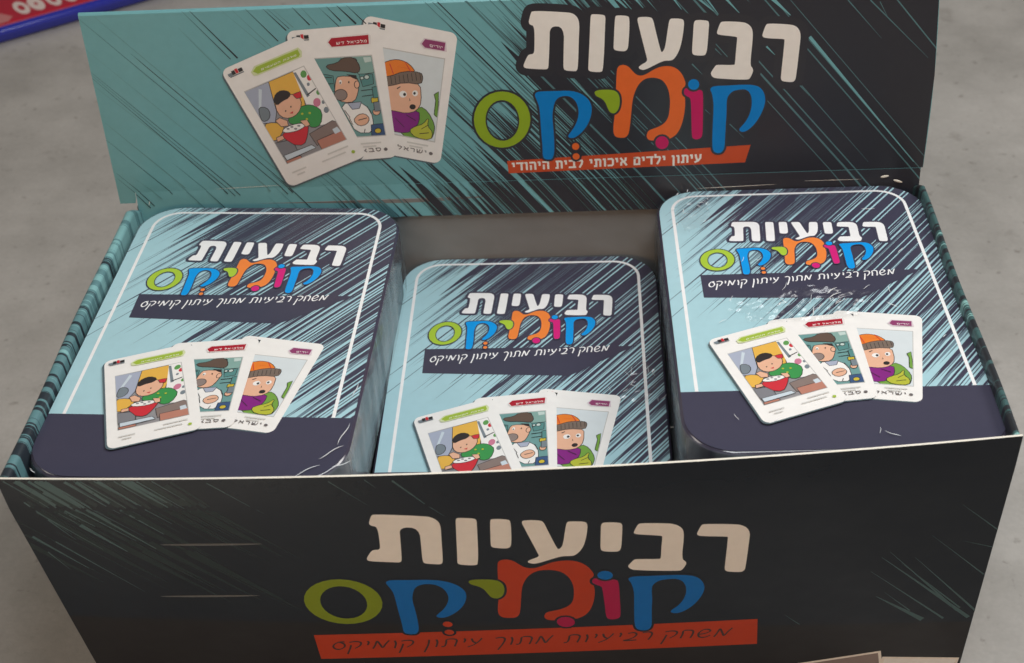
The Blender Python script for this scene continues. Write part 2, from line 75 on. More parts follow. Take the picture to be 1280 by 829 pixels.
FRONT_STREAKS = [[[-145.67,-0.87],[-130.62,-17.83],0.8108108108108107],[[-142.03,-0.83],[-115.63,-27.0],1.081081081081081],[[-137.28,-1.1],[-110.33,-30.95],1.6216216216216215],[[-131.26,-1.05],[-117.42,-14.01],0.8108108108108107],[[-127.66,-1.04],[-106.28,-23.93],1.3513513513513513],[[-120.48,-1.02],[-102.74,-18.97],0.8108108108108107],[[-140.3,-17.17],[-134.22,-26.66],0.5405405405405405],[[-145.51,-9.37],[-134.74,-23.96],0.5405405405405405],[[-144.65,-32.64],[-139.94,-41.41],0.4054054054054054],[[-89.0,-1.55],[-74.08,-14.5],0.3243243243243243],[[-34.7,-2.1],[-20.74,-17.7],0.5945945945945946],[[-42.79,-1.46],[-39.64,-4.78],0.27027027027027023],[[-53.33,-1.74],[-42.73,-11.82],0.27027027027027023],[[135.52,-26.69],[148.58,-39.53],0.4559596609805815],[[128.18,-39.71],[147.93,-60.4],0.4559596609805815],[[116.09,-46.26],[142.33,-77.88],0.911919321961163],[[111.14,-55.23],[138.35,-81.55],0.7599327683009692],[[114.61,-68.16],[131.47,-81.52],1.823838643922326],[[113.8,-48.7],[146.64,-81.72],1.3678789829417444],[[124.49,-49.82],[148.37,-78.45],0.7599327683009692],[[138.37,-43.46],[148.27,-47.46],0.3039731073203877],[[117.05,-66.26],[126.61,-76.44],0.4559596609805815],[[120.42,-52.08],[143.02,-76.52],0.6079462146407754],[[85.57,-75.11],[91.11,-80.81],0.3039731073203877],[[-139.28,-0.8],[-130.66,-8.74],0.4054054054054054],[[-145.92,-0.88],[-138.17,-8.03],0.5405405405405405],[[-113.85,-0.7],[-100.78,-12.73],1.6216216216216215],[[-140.84,-9.06],[-121.92,-29.48],0.27027027027027023],[[-130.41,-7.05],[-117.7,-20.04],0.5405405405405405],[[-140.83,-27.55],[-118.88,-52.85],0.5405405405405405],[[-146.08,-0.88],[-126.6,-20.19],1.6216216216216215],[[-138.7,-0.79],[-127.47,-11.14],1.6216216216216215],[[-112.06,-0.7],[-107.98,-4.41],0.5405405405405405],[[-111.72,-0.71],[-102.16,-9.41],1.6216216216216215],[[-136.92,-0.78],[-122.4,-14.54],0.5405405405405405],[[-113.31,-0.7],[-108.69,-4.9],0.5405405405405405],[[-126.49,-0.71],[-111.31,-15.12],0.4054054054054054],[[-105.06,-0.74],[-100.01,-5.31],0.4054054054054054],[[-121.27,-0.7],[-110.29,-10.74],1.081081081081081],[[-116.25,-0.7],[-107.89,-8.31],0.5405405405405405],[[-145.43,-0.87],[-136.88,-8.76],1.6216216216216215],[[-122.15,-0.7],[-113.82,-8.3],0.4054054054054054],[[-136.79,-0.77],[-129.87,-7.14],0.27027027027027023],[[-109.58,-0.71],[-95.92,-13.36],0.5405405405405405],[[-147.43,-25.23],[-133.84,-40.74],1.081081081081081],[[-111.13,-0.71],[-97.8,-13.0],0.27027027027027023],[[-136.68,-0.77],[-126.79,-9.87],0.4054054054054054],[[-138.65,-0.79],[-121.14,-17.86],1.6216216216216215],[[-149.61,-0.93],[-140.95,-8.93],0.5405405405405405],[[-105.07,-0.74],[-96.59,-8.43],0.4054054054054054],[[-130.77,-0.73],[-121.51,-9.23],0.27027027027027023],[[-131.01,-19.55],[-119.55,-32.38],1.6216216216216215],[[-138.44,-5.14],[-129.13,-14.07],1.6216216216216215],[[-136.7,-0.77],[-112.68,-25.01],0.4054054054054054],[[-128.34,-0.72],[-118.92,-9.35],0.27027027027027023],[[-140.05,-0.81],[-125.02,-15.16],1.081081081081081],[[-112.48,-0.7],[-102.84,-9.48],0.5405405405405405],[[-142.75,-13.64],[-126.99,-31.22],0.5405405405405405]]
HEADER_GLINTS = [[139.34,-0.7,3.2,0.55,0.1],[144.36,-2.47,3.6,0.5,-0.25],[-140.54,-1.89,1.6,0.35,1.2],[83.82,-2.51,30,0.09,0.02],[119.91,-1.38,22,0.07,0.0],[-101.96,2.78,26,0.07,0.03]]
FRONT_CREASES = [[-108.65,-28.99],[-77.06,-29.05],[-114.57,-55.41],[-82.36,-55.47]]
FRONT_CARDS = [[119.97,-97.45],[89.38,-103.26],[120.96,-100.86],[147.2,-103.19]]
HEADER_STREAKS = [[[106.35,56.92],[149.71,4.64],1.125],[[105.15,37.89],[132.67,5.28],0.4],[[118.4,70.26],[131.74,55.34],0.375],[[126.14,69.96],[149.1,47.27],0.45],[[129.53,69.24],[133.03,63.16],0.3],[[37.53,74.56],[41.43,70.57],1.0],[[44.17,74.31],[47.56,70.03],0.875],[[75.45,73.1],[81.04,66.95],0.875],[[91.48,72.48],[98.94,65.37],1.375],[[57.46,73.79],[60.94,68.92],0.625],[[65.19,74.08],[72.1,67.9],1.0],[[68.51,73.95],[73.83,66.63],0.75],[[91.4,53.81],[94.76,50.28],0.625],[[73.03,53.9],[75.72,51.0],0.5],[[65.32,47.96],[69.2,43.72],0.5],[[104.58,37.91],[108.41,33.59],0.4],[[66.72,33.54],[72.8,27.42],0.5],[[80.04,23.18],[85.67,17.27],0.4],[[-150.24,73.12],[-86.93,-0.48],0.3137254901960784,"d"],[[-144.71,73.85],[-88.53,8.48],0.47058823529411764,"m"],[[-150.69,61.6],[-103.95,7.95],0.23529411764705882,"m"],[[-151.27,53.24],[-105.31,-0.36],0.3137254901960784,"d"],[[-151.34,52.15],[-107.29,-0.62],0.23529411764705882,"d"],[[-151.29,50.74],[-110.03,0.38],0.39215686274509803,"d"],[[-151.96,48.26],[-112.15,4.93],0.3137254901960784,"m"],[[-152.37,26.01],[-131.27,0.94],0.27450980392156865,"d"],[[-150.49,32.27],[-125.99,3.21],0.47058823529411764,"m"],[[-151.03,8.37],[-140.61,-4.38],0.3137254901960784,"d"],[[-150.98,10.8],[-138.99,-3.64],0.3137254901960784,"d"],[[-114.14,75.5],[-99.69,56.12],0.3137254901960784,"d"],[[-111.32,75.39],[-97.11,56.42],0.6274509803921569,"d"],[[-91.82,75.58],[-81.58,62.35],0.39215686274509803,"d"],[[-96.11,74.81],[-84.55,60.53],0.3137254901960784,"m"],[[-85.22,74.86],[-78.14,66.35],0.47058823529411764,"d"],[[-83.73,74.8],[-76.98,66.98],0.23529411764705882,"d"],[[-75.26,75.41],[-69.61,68.12],0.47058823529411764,"d"],[[-71.81,74.81],[-66.96,68.02],0.39215686274509803,"m"],[[-62.98,74.93],[-58.39,69.11],0.47058823529411764,"d"],[[-100.06,74.96],[-86.41,60.11],0.23529411764705882,"m"],[[-116.28,68.96],[-104.04,51.94],0.3137254901960784,"m"],[[-59.42,75.26],[-53.2,67.97],0.7058823529411765,"d"],[[-55.92,75.13],[-49.67,67.83],0.39215686274509803,"d"],[[-81.6,74.25],[-75.5,67.4],0.3137254901960784,"m"],[[-145.96,9.51],[-135.53,-0.94],0.23529411764705882,"m"],[[-104.78,14.55],[-93.5,0.89],0.6274509803921569,"m"],[[-92.34,8.62],[-84.93,0.01],0.39215686274509803,"d"]]

# ---------------------------------------------------------------- materials
MATS = {}


def node_mat(name):
    m = bpy.data.materials.new(name)
    m.use_nodes = True
    nt = m.node_tree
    b = nt.nodes['Principled BSDF']
    MATS[name] = m
    return m, nt, b


def ink(name, rgb, rough=0.34, bump=0.03, scale=260.0, spec=0.5, vary=0.06):
    """printed and varnished card: flat ink, faint mottling, faintly uneven gloss"""
    m, nt, b = node_mat(name)
    tc = nt.nodes.new('ShaderNodeTexCoord')
    n = nt.nodes.new('ShaderNodeTexNoise'); n.inputs['Scale'].default_value = scale; n.inputs['Detail'].default_value = 3
    nt.links.new(tc.outputs['Object'], n.inputs['Vector'])
    mix = nt.nodes.new('ShaderNodeMix'); mix.data_type = 'RGBA'
    mix.inputs[6].default_value = tuple(c * (1 - vary) for c in rgb) + (1,)
    mix.inputs[7].default_value = tuple(min(1, c * (1 + vary)) for c in rgb) + (1,)
    nt.links.new(n.outputs['Fac'], mix.inputs[0])
    nt.links.new(mix.outputs[2], b.inputs['Base Color'])
    b.inputs['Roughness'].default_value = rough
    b.inputs['Specular IOR Level'].default_value = spec
    if bump:
        n2 = nt.nodes.new('ShaderNodeTexNoise'); n2.inputs['Scale'].default_value = 55.0; n2.inputs['Detail'].default_value = 2
        nt.links.new(tc.outputs['Object'], n2.inputs['Vector'])
        bp = nt.nodes.new('ShaderNodeBump'); bp.inputs['Strength'].default_value = bump; bp.inputs['Distance'].default_value = 0.01
        nt.links.new(n2.outputs['Fac'], bp.inputs['Height'])
        nt.links.new(bp.outputs['Normal'], b.inputs['Normal'])
    return m


# box print
ink('box_teal', (0.17, 0.42, 0.455)); ink('box_navy', (0.026, 0.027, 0.036)); ink('box_mid', (0.09, 0.205, 0.225))
ink('box_soft', (0.135, 0.29, 0.295)); ink('front_navy', (0.005, 0.0100, 0.019), 0.22, .05, spec=.30); ink('front_haze', (0.0135, 0.027, 0.030), 0.22, .05, spec=.30); ink('front_streak', (0.040, 0.098, 0.105)); ink('front_band', (0.012, 0.010, 0.011), 0.22, .05, spec=.30)
ink('glint_grey', (0.10, 0.102, 0.10), .35, 0); ink('box_cream', (0.86, 0.80, 0.72), 0.5, 0); ink('raw_card', (0.245, 0.245, 0.24), 0.85, 0.12, 45.0, vary=.13); ink('raw_edge', (0.85, 0.80, 0.70), 0.7, 0)  # first ink: glint painted in as grey on the front creases
# tin print
ink('tin_teal', (0.40, 0.63, 0.69), 0.3, 0.012); ink('tin_navy', (0.055, 0.053, 0.086), 0.3, 0.012); ink('tin_mid', (0.15, 0.22, 0.27), 0.3, 0.012)
ink('tin_edge', (0.060, 0.052, 0.082), 0.13, 0, spec=.9); ink('tin_white', (0.88, 0.88, 0.88), 0.3, 0)
# lettering
ink('w', (0.88, 0.84, 0.78), 0.4, 0, spec=.3); ink('o', (0.80, 0.15, 0.03), 0.4, 0, spec=.25); ink('b', (0.003, 0.22, 0.62), 0.4, 0, spec=.25)
ink('g', (0.29, 0.43, 0.022), 0.4, 0, spec=.25); ink('m', (0.56, 0.012, 0.12), 0.4, 0, spec=.25); ink('halo', (0.030, 0.030, 0.038), 0.34, 0)
ink('to', (0.86, 0.24, 0.05), 0.36, 0, spec=.3); ink('tb', (0.006, 0.32, 0.80), 0.36, 0, spec=.3); ink('tg', (0.40, 0.58, 0.05), 0.36, 0, spec=.3); ink('tm', (0.66, 0.02, 0.20), 0.36, 0, spec=.3)
ink('fo', (0.49, 0.048, 0.013), 0.4, 0, spec=.2); ink('fb', (0.002, 0.15, 0.50), 0.4, 0, spec=.2); ink('fg', (0.21, 0.28, 0.012), 0.4, 0, spec=.2); ink('fm', (0.42, 0.008, 0.075), 0.4, 0, spec=.2)  # front-panel copies of the inks, darkened in colour for its shade
ink('banner_red', (0.60, 0.085, 0.028), 0.4, 0, spec=.25); ink('script_dark', (0.03, 0.009, 0.007), 0.4, 0)
# playing card artwork
for nm, c in dict(grey=(.55, .54, .52), tablegrey=(.30, .29, .30), windowblue=(.40, .44, .55), paleblue=(.60, .68, .74), steel=(.20, .24, .27),
                  yellow=(.80, .46, .08), cardwhite=(.88, .86, .83), green=(.12, .33, .09), red=(.62, .035, .05), pink=(.60, .20, .30), line=(.03, .028, .03),
                  brown=(.25, .19, .17), board=(.50, .22, .16), shirtgreen=(.05, .30, .08), skin=(.80, .46, .31), hair=(.035, .028, .028), grey2=(.22, .22, .24),
                  teal1=(.10, .26, .25), teal2=(.16, .33, .32), teal3=(.24, .40, .36), pale=(.55, .66, .62), hat=(.13, .085, .065), beard=(.28, .22, .20),
                  gold=(.62, .48, .05), blue2=(.05, .10, .22), sky=(.68, .74, .76), shirtgreen2=(.18, .36, .06), purple=(.24, .022, .22), orangehat=(.82, .22, .03),
                  cuff=(.20, .15, .12), lime=(.48, .50, .05), tag_green_rim=(.66, .72, .42), tag_green=(.36, .50, .05), tag_red_rim=(.80, .74, .72), tag_red=(.42, .012, .03),
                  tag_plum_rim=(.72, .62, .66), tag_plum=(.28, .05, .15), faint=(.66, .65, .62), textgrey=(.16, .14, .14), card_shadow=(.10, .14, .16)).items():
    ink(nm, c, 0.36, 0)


def stripe_mat(name, axis, cols, scale, shift, rough=0.36, ramp_kind='CONSTANT'):
    """printed stripes that run down a wall and carry on over its folded top"""
    m, nt, b = node_mat(name)
    tc = nt.nodes.new('ShaderNodeTexCoord')
    mp = nt.nodes.new('ShaderNodeMapping')
    s = [1.0, 1.0, 1.0]; s[axis] = scale; s[2] = 1.0
    mp.inputs['Scale'].default_value = s
    nt.links.new(tc.outputs['Object'], mp.inputs['Vector'])
    n = nt.nodes.new('ShaderNodeTexNoise'); n.inputs['Scale'].default_value = 1.0; n.inputs['Detail'].default_value = 3; n.inputs['Roughness'].default_value = 0.7
    nt.links.new(mp.outputs['Vector'], n.inputs['Vector'])
    sep = nt.nodes.new('ShaderNodeSeparateXYZ'); nt.links.new(tc.outputs['Object'], sep.inputs[0])
    ma = nt.nodes.new('ShaderNodeMath'); ma.operation = 'MULTIPLY_ADD'
    nt.links.new(sep.outputs[axis], ma.inputs[0]); ma.inputs[1].default_value = shift[0]; ma.inputs[2].default_value = shift[1]
    ad = nt.nodes.new('ShaderNodeMath'); ad.operation = 'ADD'
    nt.links.new(n.outputs['Fac'], ad.inputs[0]); nt.links.new(ma.outputs[0], ad.inputs[1])
    cr = nt.nodes.new('ShaderNodeValToRGB')
    e = cr.color_ramp.elements
    e[0].position = 0.47; e[0].color = cols[0] + (1,)
    e[1].position = 0.50; e[1].color = cols[1] + (1,)
    x = cr.color_ramp.elements.new(0.58); x.color = cols[1] + (1,)
    x = cr.color_ramp.elements.new(0.61); x.color = cols[2] + (1,)
    nt.links.new(ad.outputs[0], cr.inputs[0])
    nt.links.new(cr.outputs[0], b.inputs['Base Color'])
    cr.color_ramp.interpolation = ramp_kind
    b.inputs['Roughness'].default_value = rough
    return m


stripe_mat('wall_teal', 1, [(.025, .035, .045), (.12, .25, .27), (.24, .47, .48)], 230.0, (1.5, 0.055))
stripe_mat('wall_dark', 1, [(.030, .034, .040), (.06, .13, .13), (.26, .50, .47)], 200.0, (0.2, -0.01))
stripe_mat('tin_side', 1, [(.045, .042, .062), (.075, .10, .13), (.22, .34, .39)], 120.0, (0.0, -0.06), 0.25)

m, nt, b = node_mat('tin_metal')
b.inputs['Base Color'].default_value = (0.10, 0.10, 0.12, 1); b.inputs['Metallic'].default_value = 0.4; b.inputs['Roughness'].default_value = 0.4

# clear shrink film: mostly clear, milky at folds, sharp glints
m, nt, b = node_mat('film')
nt.nodes.remove(b)
out = nt.nodes['Material Output']
tr = nt.nodes.new('ShaderNodeBsdfTransparent'); tr.inputs[0].default_value = (0.97, 0.98, 0.98, 1)
gl = nt.nodes.new('ShaderNodeBsdfPrincipled'); gl.inputs['Base Color'].default_value = (0.62, 0.70, 0.74, 1); gl.inputs['Roughness'].default_value = 0.12
tc = nt.nodes.new('ShaderNodeTexCoord')
mp = nt.nodes.new('ShaderNodeMapping'); mp.inputs['Scale'].default_value = (110, 70, 9)
nt.links.new(tc.outputs['Object'], mp.inputs['Vector'])
n = nt.nodes.new('ShaderNodeTexNoise'); n.inputs['Scale'].default_value = 1.0; n.inputs['Detail'].default_value = 4
nt.links.new(mp.outputs['Vector'], n.inputs['Vector'])
cr = nt.nodes.new('ShaderNodeValToRGB')
cr.color_ramp.elements[0].position = 0.40; cr.color_ramp.elements[0].color = (.05, .03, .03, 1)
cr.color_ramp.elements[1].position = 0.70; cr.color_ramp.elements[1].color = (.45, .45, .45, 1)
nt.links.new(n.outputs['Fac'], cr.inputs[0])
bp = nt.nodes.new('ShaderNodeBump'); bp.inputs['Strength'].default_value = 0.5; bp.inputs['Distance'].default_value = 0.002
nt.links.new(n.outputs['Fac'], bp.inputs['Height']); nt.links.new(bp.outputs['Normal'], gl.inputs['Normal'])
mx = nt.nodes.new('ShaderNodeMixShader')
nt.links.new(cr.outputs[0], mx.inputs[0]); nt.links.new(tr.outputs[0], mx.inputs[1]); nt.links.new(gl.outputs[0], mx.inputs[2])
nt.links.new(mx.outputs[0], out.inputs['Surface'])

m, nt, b = node_mat('film_fold')
nt.nodes.remove(b)
out = nt.nodes['Material Output']
tr = nt.nodes.new('ShaderNodeBsdfTransparent')
gl = nt.nodes.new('ShaderNodeBsdfPrincipled'); gl.inputs['Base Color'].default_value = (0.92, 0.95, 0.96, 1); gl.inputs['Roughness'].default_value = 0.15  # near white, so the folds carry their glints as colour
mx = nt.nodes.new('ShaderNodeMixShader'); mx.inputs[0].default_value = 0.8
nt.links.new(tr.outputs[0], mx.inputs[1]); nt.links.new(gl.outputs[0], mx.inputs[2]); nt.links.new(mx.outputs[0], out.inputs['Surface'])

m, nt, b = node_mat('film_clear')
nt.nodes.remove(b)
out = nt.nodes['Material Output']
tr = nt.nodes.new('ShaderNodeBsdfTransparent')
gl = nt.nodes.new('ShaderNodeBsdfGlossy'); gl.inputs['Roughness'].default_value = 0.27
mx = nt.nodes.new('ShaderNodeMixShader'); mx.inputs[0].default_value = 0.075
nt.links.new(tr.outputs[0], mx.inputs[1]); nt.links.new(gl.outputs[0], mx.inputs[2]); nt.links.new(mx.outputs[0], out.inputs['Surface'])

# floor: worn grey concrete
m, nt, b = node_mat('concrete')
tc = nt.nodes.new('ShaderNodeTexCoord')


def noise(scale, detail=6, rough=0.6, vec=None):
    n = nt.nodes.new('ShaderNodeTexNoise')
    n.inputs['Scale'].default_value = scale; n.inputs['Detail'].default_value = detail; n.inputs['Roughness'].default_value = rough
    nt.links.new(vec or tc.outputs['Object'], n.inputs['Vector'])
    return n.outputs['Fac']


def ramp(fac, stops):
    cr = nt.nodes.new('ShaderNodeValToRGB')
    el = cr.color_ramp.elements
    el[0].position, el[0].color = stops[0][0], tuple(stops[0][1]) + (1,)
    el[1].position, el[1].color = stops[-1][0], tuple(stops[-1][1]) + (1,)
    for p, c in stops[1:-1]:
        x = el.new(p); x.color = tuple(c) + (1,)
    nt.links.new(fac, cr.inputs[0])
    return cr.outputs[0]


def mul(a, bb, f=1.0):
    mx = nt.nodes.new('ShaderNodeMix'); mx.data_type = 'RGBA'; mx.blend_type = 'MULTIPLY'; mx.inputs[0].default_value = f
    nt.links.new(a, mx.inputs[6]); nt.links.new(bb, mx.inputs[7])
    return mx.outputs[2]


base = ramp(noise(11, 7, .68), [(0.32, (.37, .355, .33)), (0.68, (.54, .52, .49))])
smudge = ramp(noise(30, 5, 0.6), [(0.26, (.66, .645, .63)), (0.37, (.95, .95, .95)), (0.62, (1.0, 1.0, 1.0))])
speck = ramp(noise(160, 3, 0.5), [(0.26, (.62, .6, .58)), (0.36, (1, 1, 1)), (1.0, (1, 1, 1))])
grain = ramp(noise(420, 2), [(0.3, (.93, .93, .93)), (0.7, (1, 1, 1))])
c = mul(mul(mul(base, smudge), speck, 0.8), grain)
nt.links.new(c, b.inputs['Base Color'])
b.inputs['Roughness'].default_value = 0.62
bp = nt.nodes.new('ShaderNodeBump'); bp.inputs['Strength'].default_value = 0.12; bp.inputs['Distance'].default_value = 0.002
nt.links.new(noise(300, 4), bp.inputs['Height']); nt.links.new(bp.outputs['Normal'], b.inputs['Normal'])

ink('blue_plastic', (0.025, 0.035, 0.42), 0.16, 0, spec=.8); ink('pack_red', (0.50, 0.014, 0.04), 0.3, 0.05, 40); ink('pack_pink', (0.62, 0.22, 0.22), 0.4, 0); ink('pack_white', (0.80, 0.66, 0.62), 0.4, 0)


# ---------------------------------------------------------------- mesh helpers
class MB:
    """collects faces with their materials and links them as one mesh object"""

    def __init__(self):
        self.v, self.f, self.m, self.mats, self.smooth = [], [], [], [], []

    def slot(self, name):
        if name not in self.mats:
            self.mats.append(name)
        return self.mats.index(name)

    def face(self, pts, mat, smooth=False):
        i = len(self.v)
        self.v += [tuple(p) for p in pts]
        self.f.append(tuple(range(i, i + len(pts)))); self.m.append(self.slot(mat)); self.smooth.append(smooth)

    def grid(self, rows, mat, smooth=True, closed=False):
        i = len(self.v); n = len(rows[0]); s = self.slot(mat)
        for r in rows:
            self.v += [tuple(p) for p in r]
        for a in range(len(rows) - 1):
            for k in range(n if closed else n - 1):
                k2 = (k + 1) % n
                self.f.append((i + a * n + k, i + a * n + k2, i + (a + 1) * n + k2, i + (a + 1) * n + k))
                self.m.append(s); self.smooth.append(smooth)

    def poly(self, loops, mat, fmap, h, maxlen=None):
        """fill a flat outline (holes allowed), laid h mm above its panel"""
        flat = [p for l in loops for p in l]
        tris = tessellate_polygon([[Vector((p[0], p[1], 0)) for p in l] for l in loops])
        todo = [tuple(Vector((flat[k][0], flat[k][1])) for k in t) for t in tris]
        s = self.slot(mat)
        while todo:
            t = todo.pop()
            ar = (t[1] - t[0]).cross(t[2] - t[0])
            if abs(ar) < 1e-9:
                continue
            if ar < 0:
                t = (t[0], t[2], t[1])
            if maxlen:
                L = [(t[(k + 1) % 3] - t[k]).length for k in range(3)]
                k = L.index(max(L))
                if L[k] > maxlen:
                    a, b2, c2 = t[k], t[(k + 1) % 3], t[(k + 2) % 3]
                    mid = (a + b2) / 2
                    todo += [(a, mid, c2), (mid, b2, c2)]
                    continue
            i = len(self.v)
            self.v += [fmap(p[0], p[1], h) for p in t]
            self.f.append((i, i + 1, i + 2)); self.m.append(s); self.smooth.append(False)

    def build(self, name, parent=None, origin=(0, 0, 0), weld=0.0):
        me = bpy.data.meshes.new(name)
        o = Vector(origin)
        me.from_pydata([Vector(p) - o for p in self.v], [], self.f)
        for nm in self.mats:
            me.materials.append(MATS[nm])
        me.polygons.foreach_set('material_index', self.m)
        me.polygons.foreach_set('use_smooth', self.smooth)
        if weld:
            bm = bmesh.new(); bm.from_mesh(me)
            bmesh.ops.remove_doubles(bm, verts=bm.verts, dist=weld)
            bmesh.ops.recalc_face_normals(bm, faces=bm.faces)
            bm.to_mesh(me); bm.free()
        me.update()
        ob = bpy.data.objects.new(name, me)
        COL.objects.link(ob)
        if parent:
            ob.parent = parent
        return ob


def thing(name, label, cat, loc=(0, 0, 0), group=None):
    o = bpy.data.objects.new(name, None)
    o.empty_display_size = 0.02
    COL.objects.link(o)
    o.location = loc
    o['label'] = label; o['category'] = cat
    if group:
        o['group'] = group
    return o


def chaikin(p, n=2):
    for _ in range(n):
        q = []
        for k in range(len(p)):
            a, b2 = p[k], p[(k + 1) % len(p)]
            q += [(a[0] * .75 + b2[0] * .25, a[1] * .75 + b2[1] * .25), (a[0] * .25 + b2[0] * .75, a[1] * .25 + b2[1] * .75)]
        p = q
    return p


def area2(p):
    return sum(p[k][0] * p[(k + 1) % len(p)][1] - p[(k + 1) % len(p)][0] * p[k][1] for k in range(len(p))) / 2


def seg_dist(p, a, b2):
    ax, ay = a; bx, by = b2; dx, dy = bx - ax, by - ay
    L = dx * dx + dy * dy
    t = 0 if L == 0 else max(0, min(1, ((p[0] - ax) * dx + (p[1] - ay) * dy) / L))
    return math.hypot(p[0] - ax - t * dx, p[1] - ay - t * dy)


def grow(p, d):
    """outline pushed out by d, self-crossing bits dropped"""
    if area2(p) < 0:
        p = p[::-1]
    n = len(p); cand = []
    for k in range(n):
        a, b2 = p[k], p[(k + 1) % n]
        dx, dy = b2[0] - a[0], b2[1] - a[1]
        L = math.hypot(dx, dy)
        if L < 1e-9:
            continue
        nx, ny = dy / L, -dx / L
        c2 = p[(k + 2) % n]
        ex, ey = c2[0] - b2[0], c2[1] - b2[1]
        E = math.hypot(ex, ey) or 1
        mx, my = nx + ey / E, ny - ex / E
        M = math.hypot(mx, my) or 1
        cand.append(((a[0] + b2[0]) / 2 + nx * d, (a[1] + b2[1]) / 2 + ny * d))
        cand.append((b2[0] + mx / M * d, b2[1] + my / M * d))
    keep = [q for q in cand if min(seg_dist(q, p[k], p[(k + 1) % n]) for k in range(n)) > d * 0.97]
    return keep if len(keep) > 4 else cand


def clip(poly, conv):
    """Sutherland-Hodgman against a counter-clockwise convex outline"""
    out = poly
    for k in range(len(conv)):
        a, b2 = conv[k], conv[(k + 1) % len(conv)]
        ex, ey = b2[0] - a[0], b2[1] - a[1]
        src, out = out, []
        if not src:
            return []
        for j in range(len(src)):
            p, q = src[j - 1], src[j]
            sp = ex * (p[1] - a[1]) - ey * (p[0] - a[0])
            sq = ex * (q[1] - a[1]) - ey * (q[0] - a[0])
            if (sp >= 0) != (sq >= 0):
                t = sp / (sp - sq)
                out.append((p[0] + t * (q[0] - p[0]), p[1] + t * (q[1] - p[1])))
            if sq >= 0:
                out.append(q)
    return out


def streaks(regions, ang, bound, rnd, dark, mid, light, wide=1.0, gap=lambda p: 0.5, jit=9, stray=.55, hair=3.2, far=34.0, late=lambda p: 26.0):
    """Hatching that runs from a dark side into a pale ground.  ang: direction from dark to pale.
    Returns (material, outline, layer); neighbouring strokes never overlap within a layer."""
    d = (math.cos(ang), math.sin(ang)); n = (d[1], -d[0])
    pts = [p for r in regions for p in r]
    P = [p[0] * n[0] + p[1] * n[1] for p in pts]; T = [p[0] * d[0] + p[1] * d[1] for p in pts]
    p0, p1, t0, t1 = min(P), max(P), min(T) - 5, max(T) + 5
    res = []

    def stroke(mat, pa, pb, ta, tb, taper_a, taper_b, layer):
        c = (pa + pb) / 2
        poly = [(pa, ta + taper_a), (c, ta), (pb, ta + taper_a), (pb, tb - taper_b), (c + (pb - pa) * .15, tb), (pa, tb - taper_b * 1.3)]
        xy = [(q[0] * n[0] + q[1] * d[0], q[0] * n[1] + q[1] * d[1]) for q in poly]
        if area2(xy) < 0:
            xy = xy[::-1]
        res.append((mat, xy, layer))
    p = p0
    while p < p1:
        b = bound(p)
        w = min(3.2, rnd.lognormvariate(-0.35, 0.75)) * wide
        u = rnd.random()
        if w < 0.45 * wide and u < stray:
            e = b + rnd.expovariate(1 / far)
        elif u < 0.26:
            e = b - rnd.expovariate(1 / late(p)) - 4
        else:
            e = b + rnd.gauss(0, jit)
        tp = min(14, 5 + w * 6)
        if e > t0 + 2:
            stroke(mid if (e > b + 12 and w < .45 * wide and rnd.random() < .45) else dark, p, p + w, t0, e, 0, tp, 0)
            if rnd.random() < 0.55:
                stroke(mid, p + w * .1, p + w * .75, e - tp * 1.6, e + rnd.uniform(4, 22), tp, tp, 1)
        p += w + (rnd.uniform(0.0, gap(p)) if rnd.random() < 0.45 else 0.0)
    p = p0
    while p < p1:                                    # pale hairlines inside the dark part
        p += rnd.expovariate(1 / hair) + 0.35
        b = bound(p)
        L = rnd.uniform(6, 30)
        s = b - rnd.expovariate(1 / 22.0) - L
        w = rnd.uniform(0.12, 0.38) * wide
        stroke(light if rnd.random() < .55 else mid, p, p + w, s, s + L, 3, 3, 2)
    return res


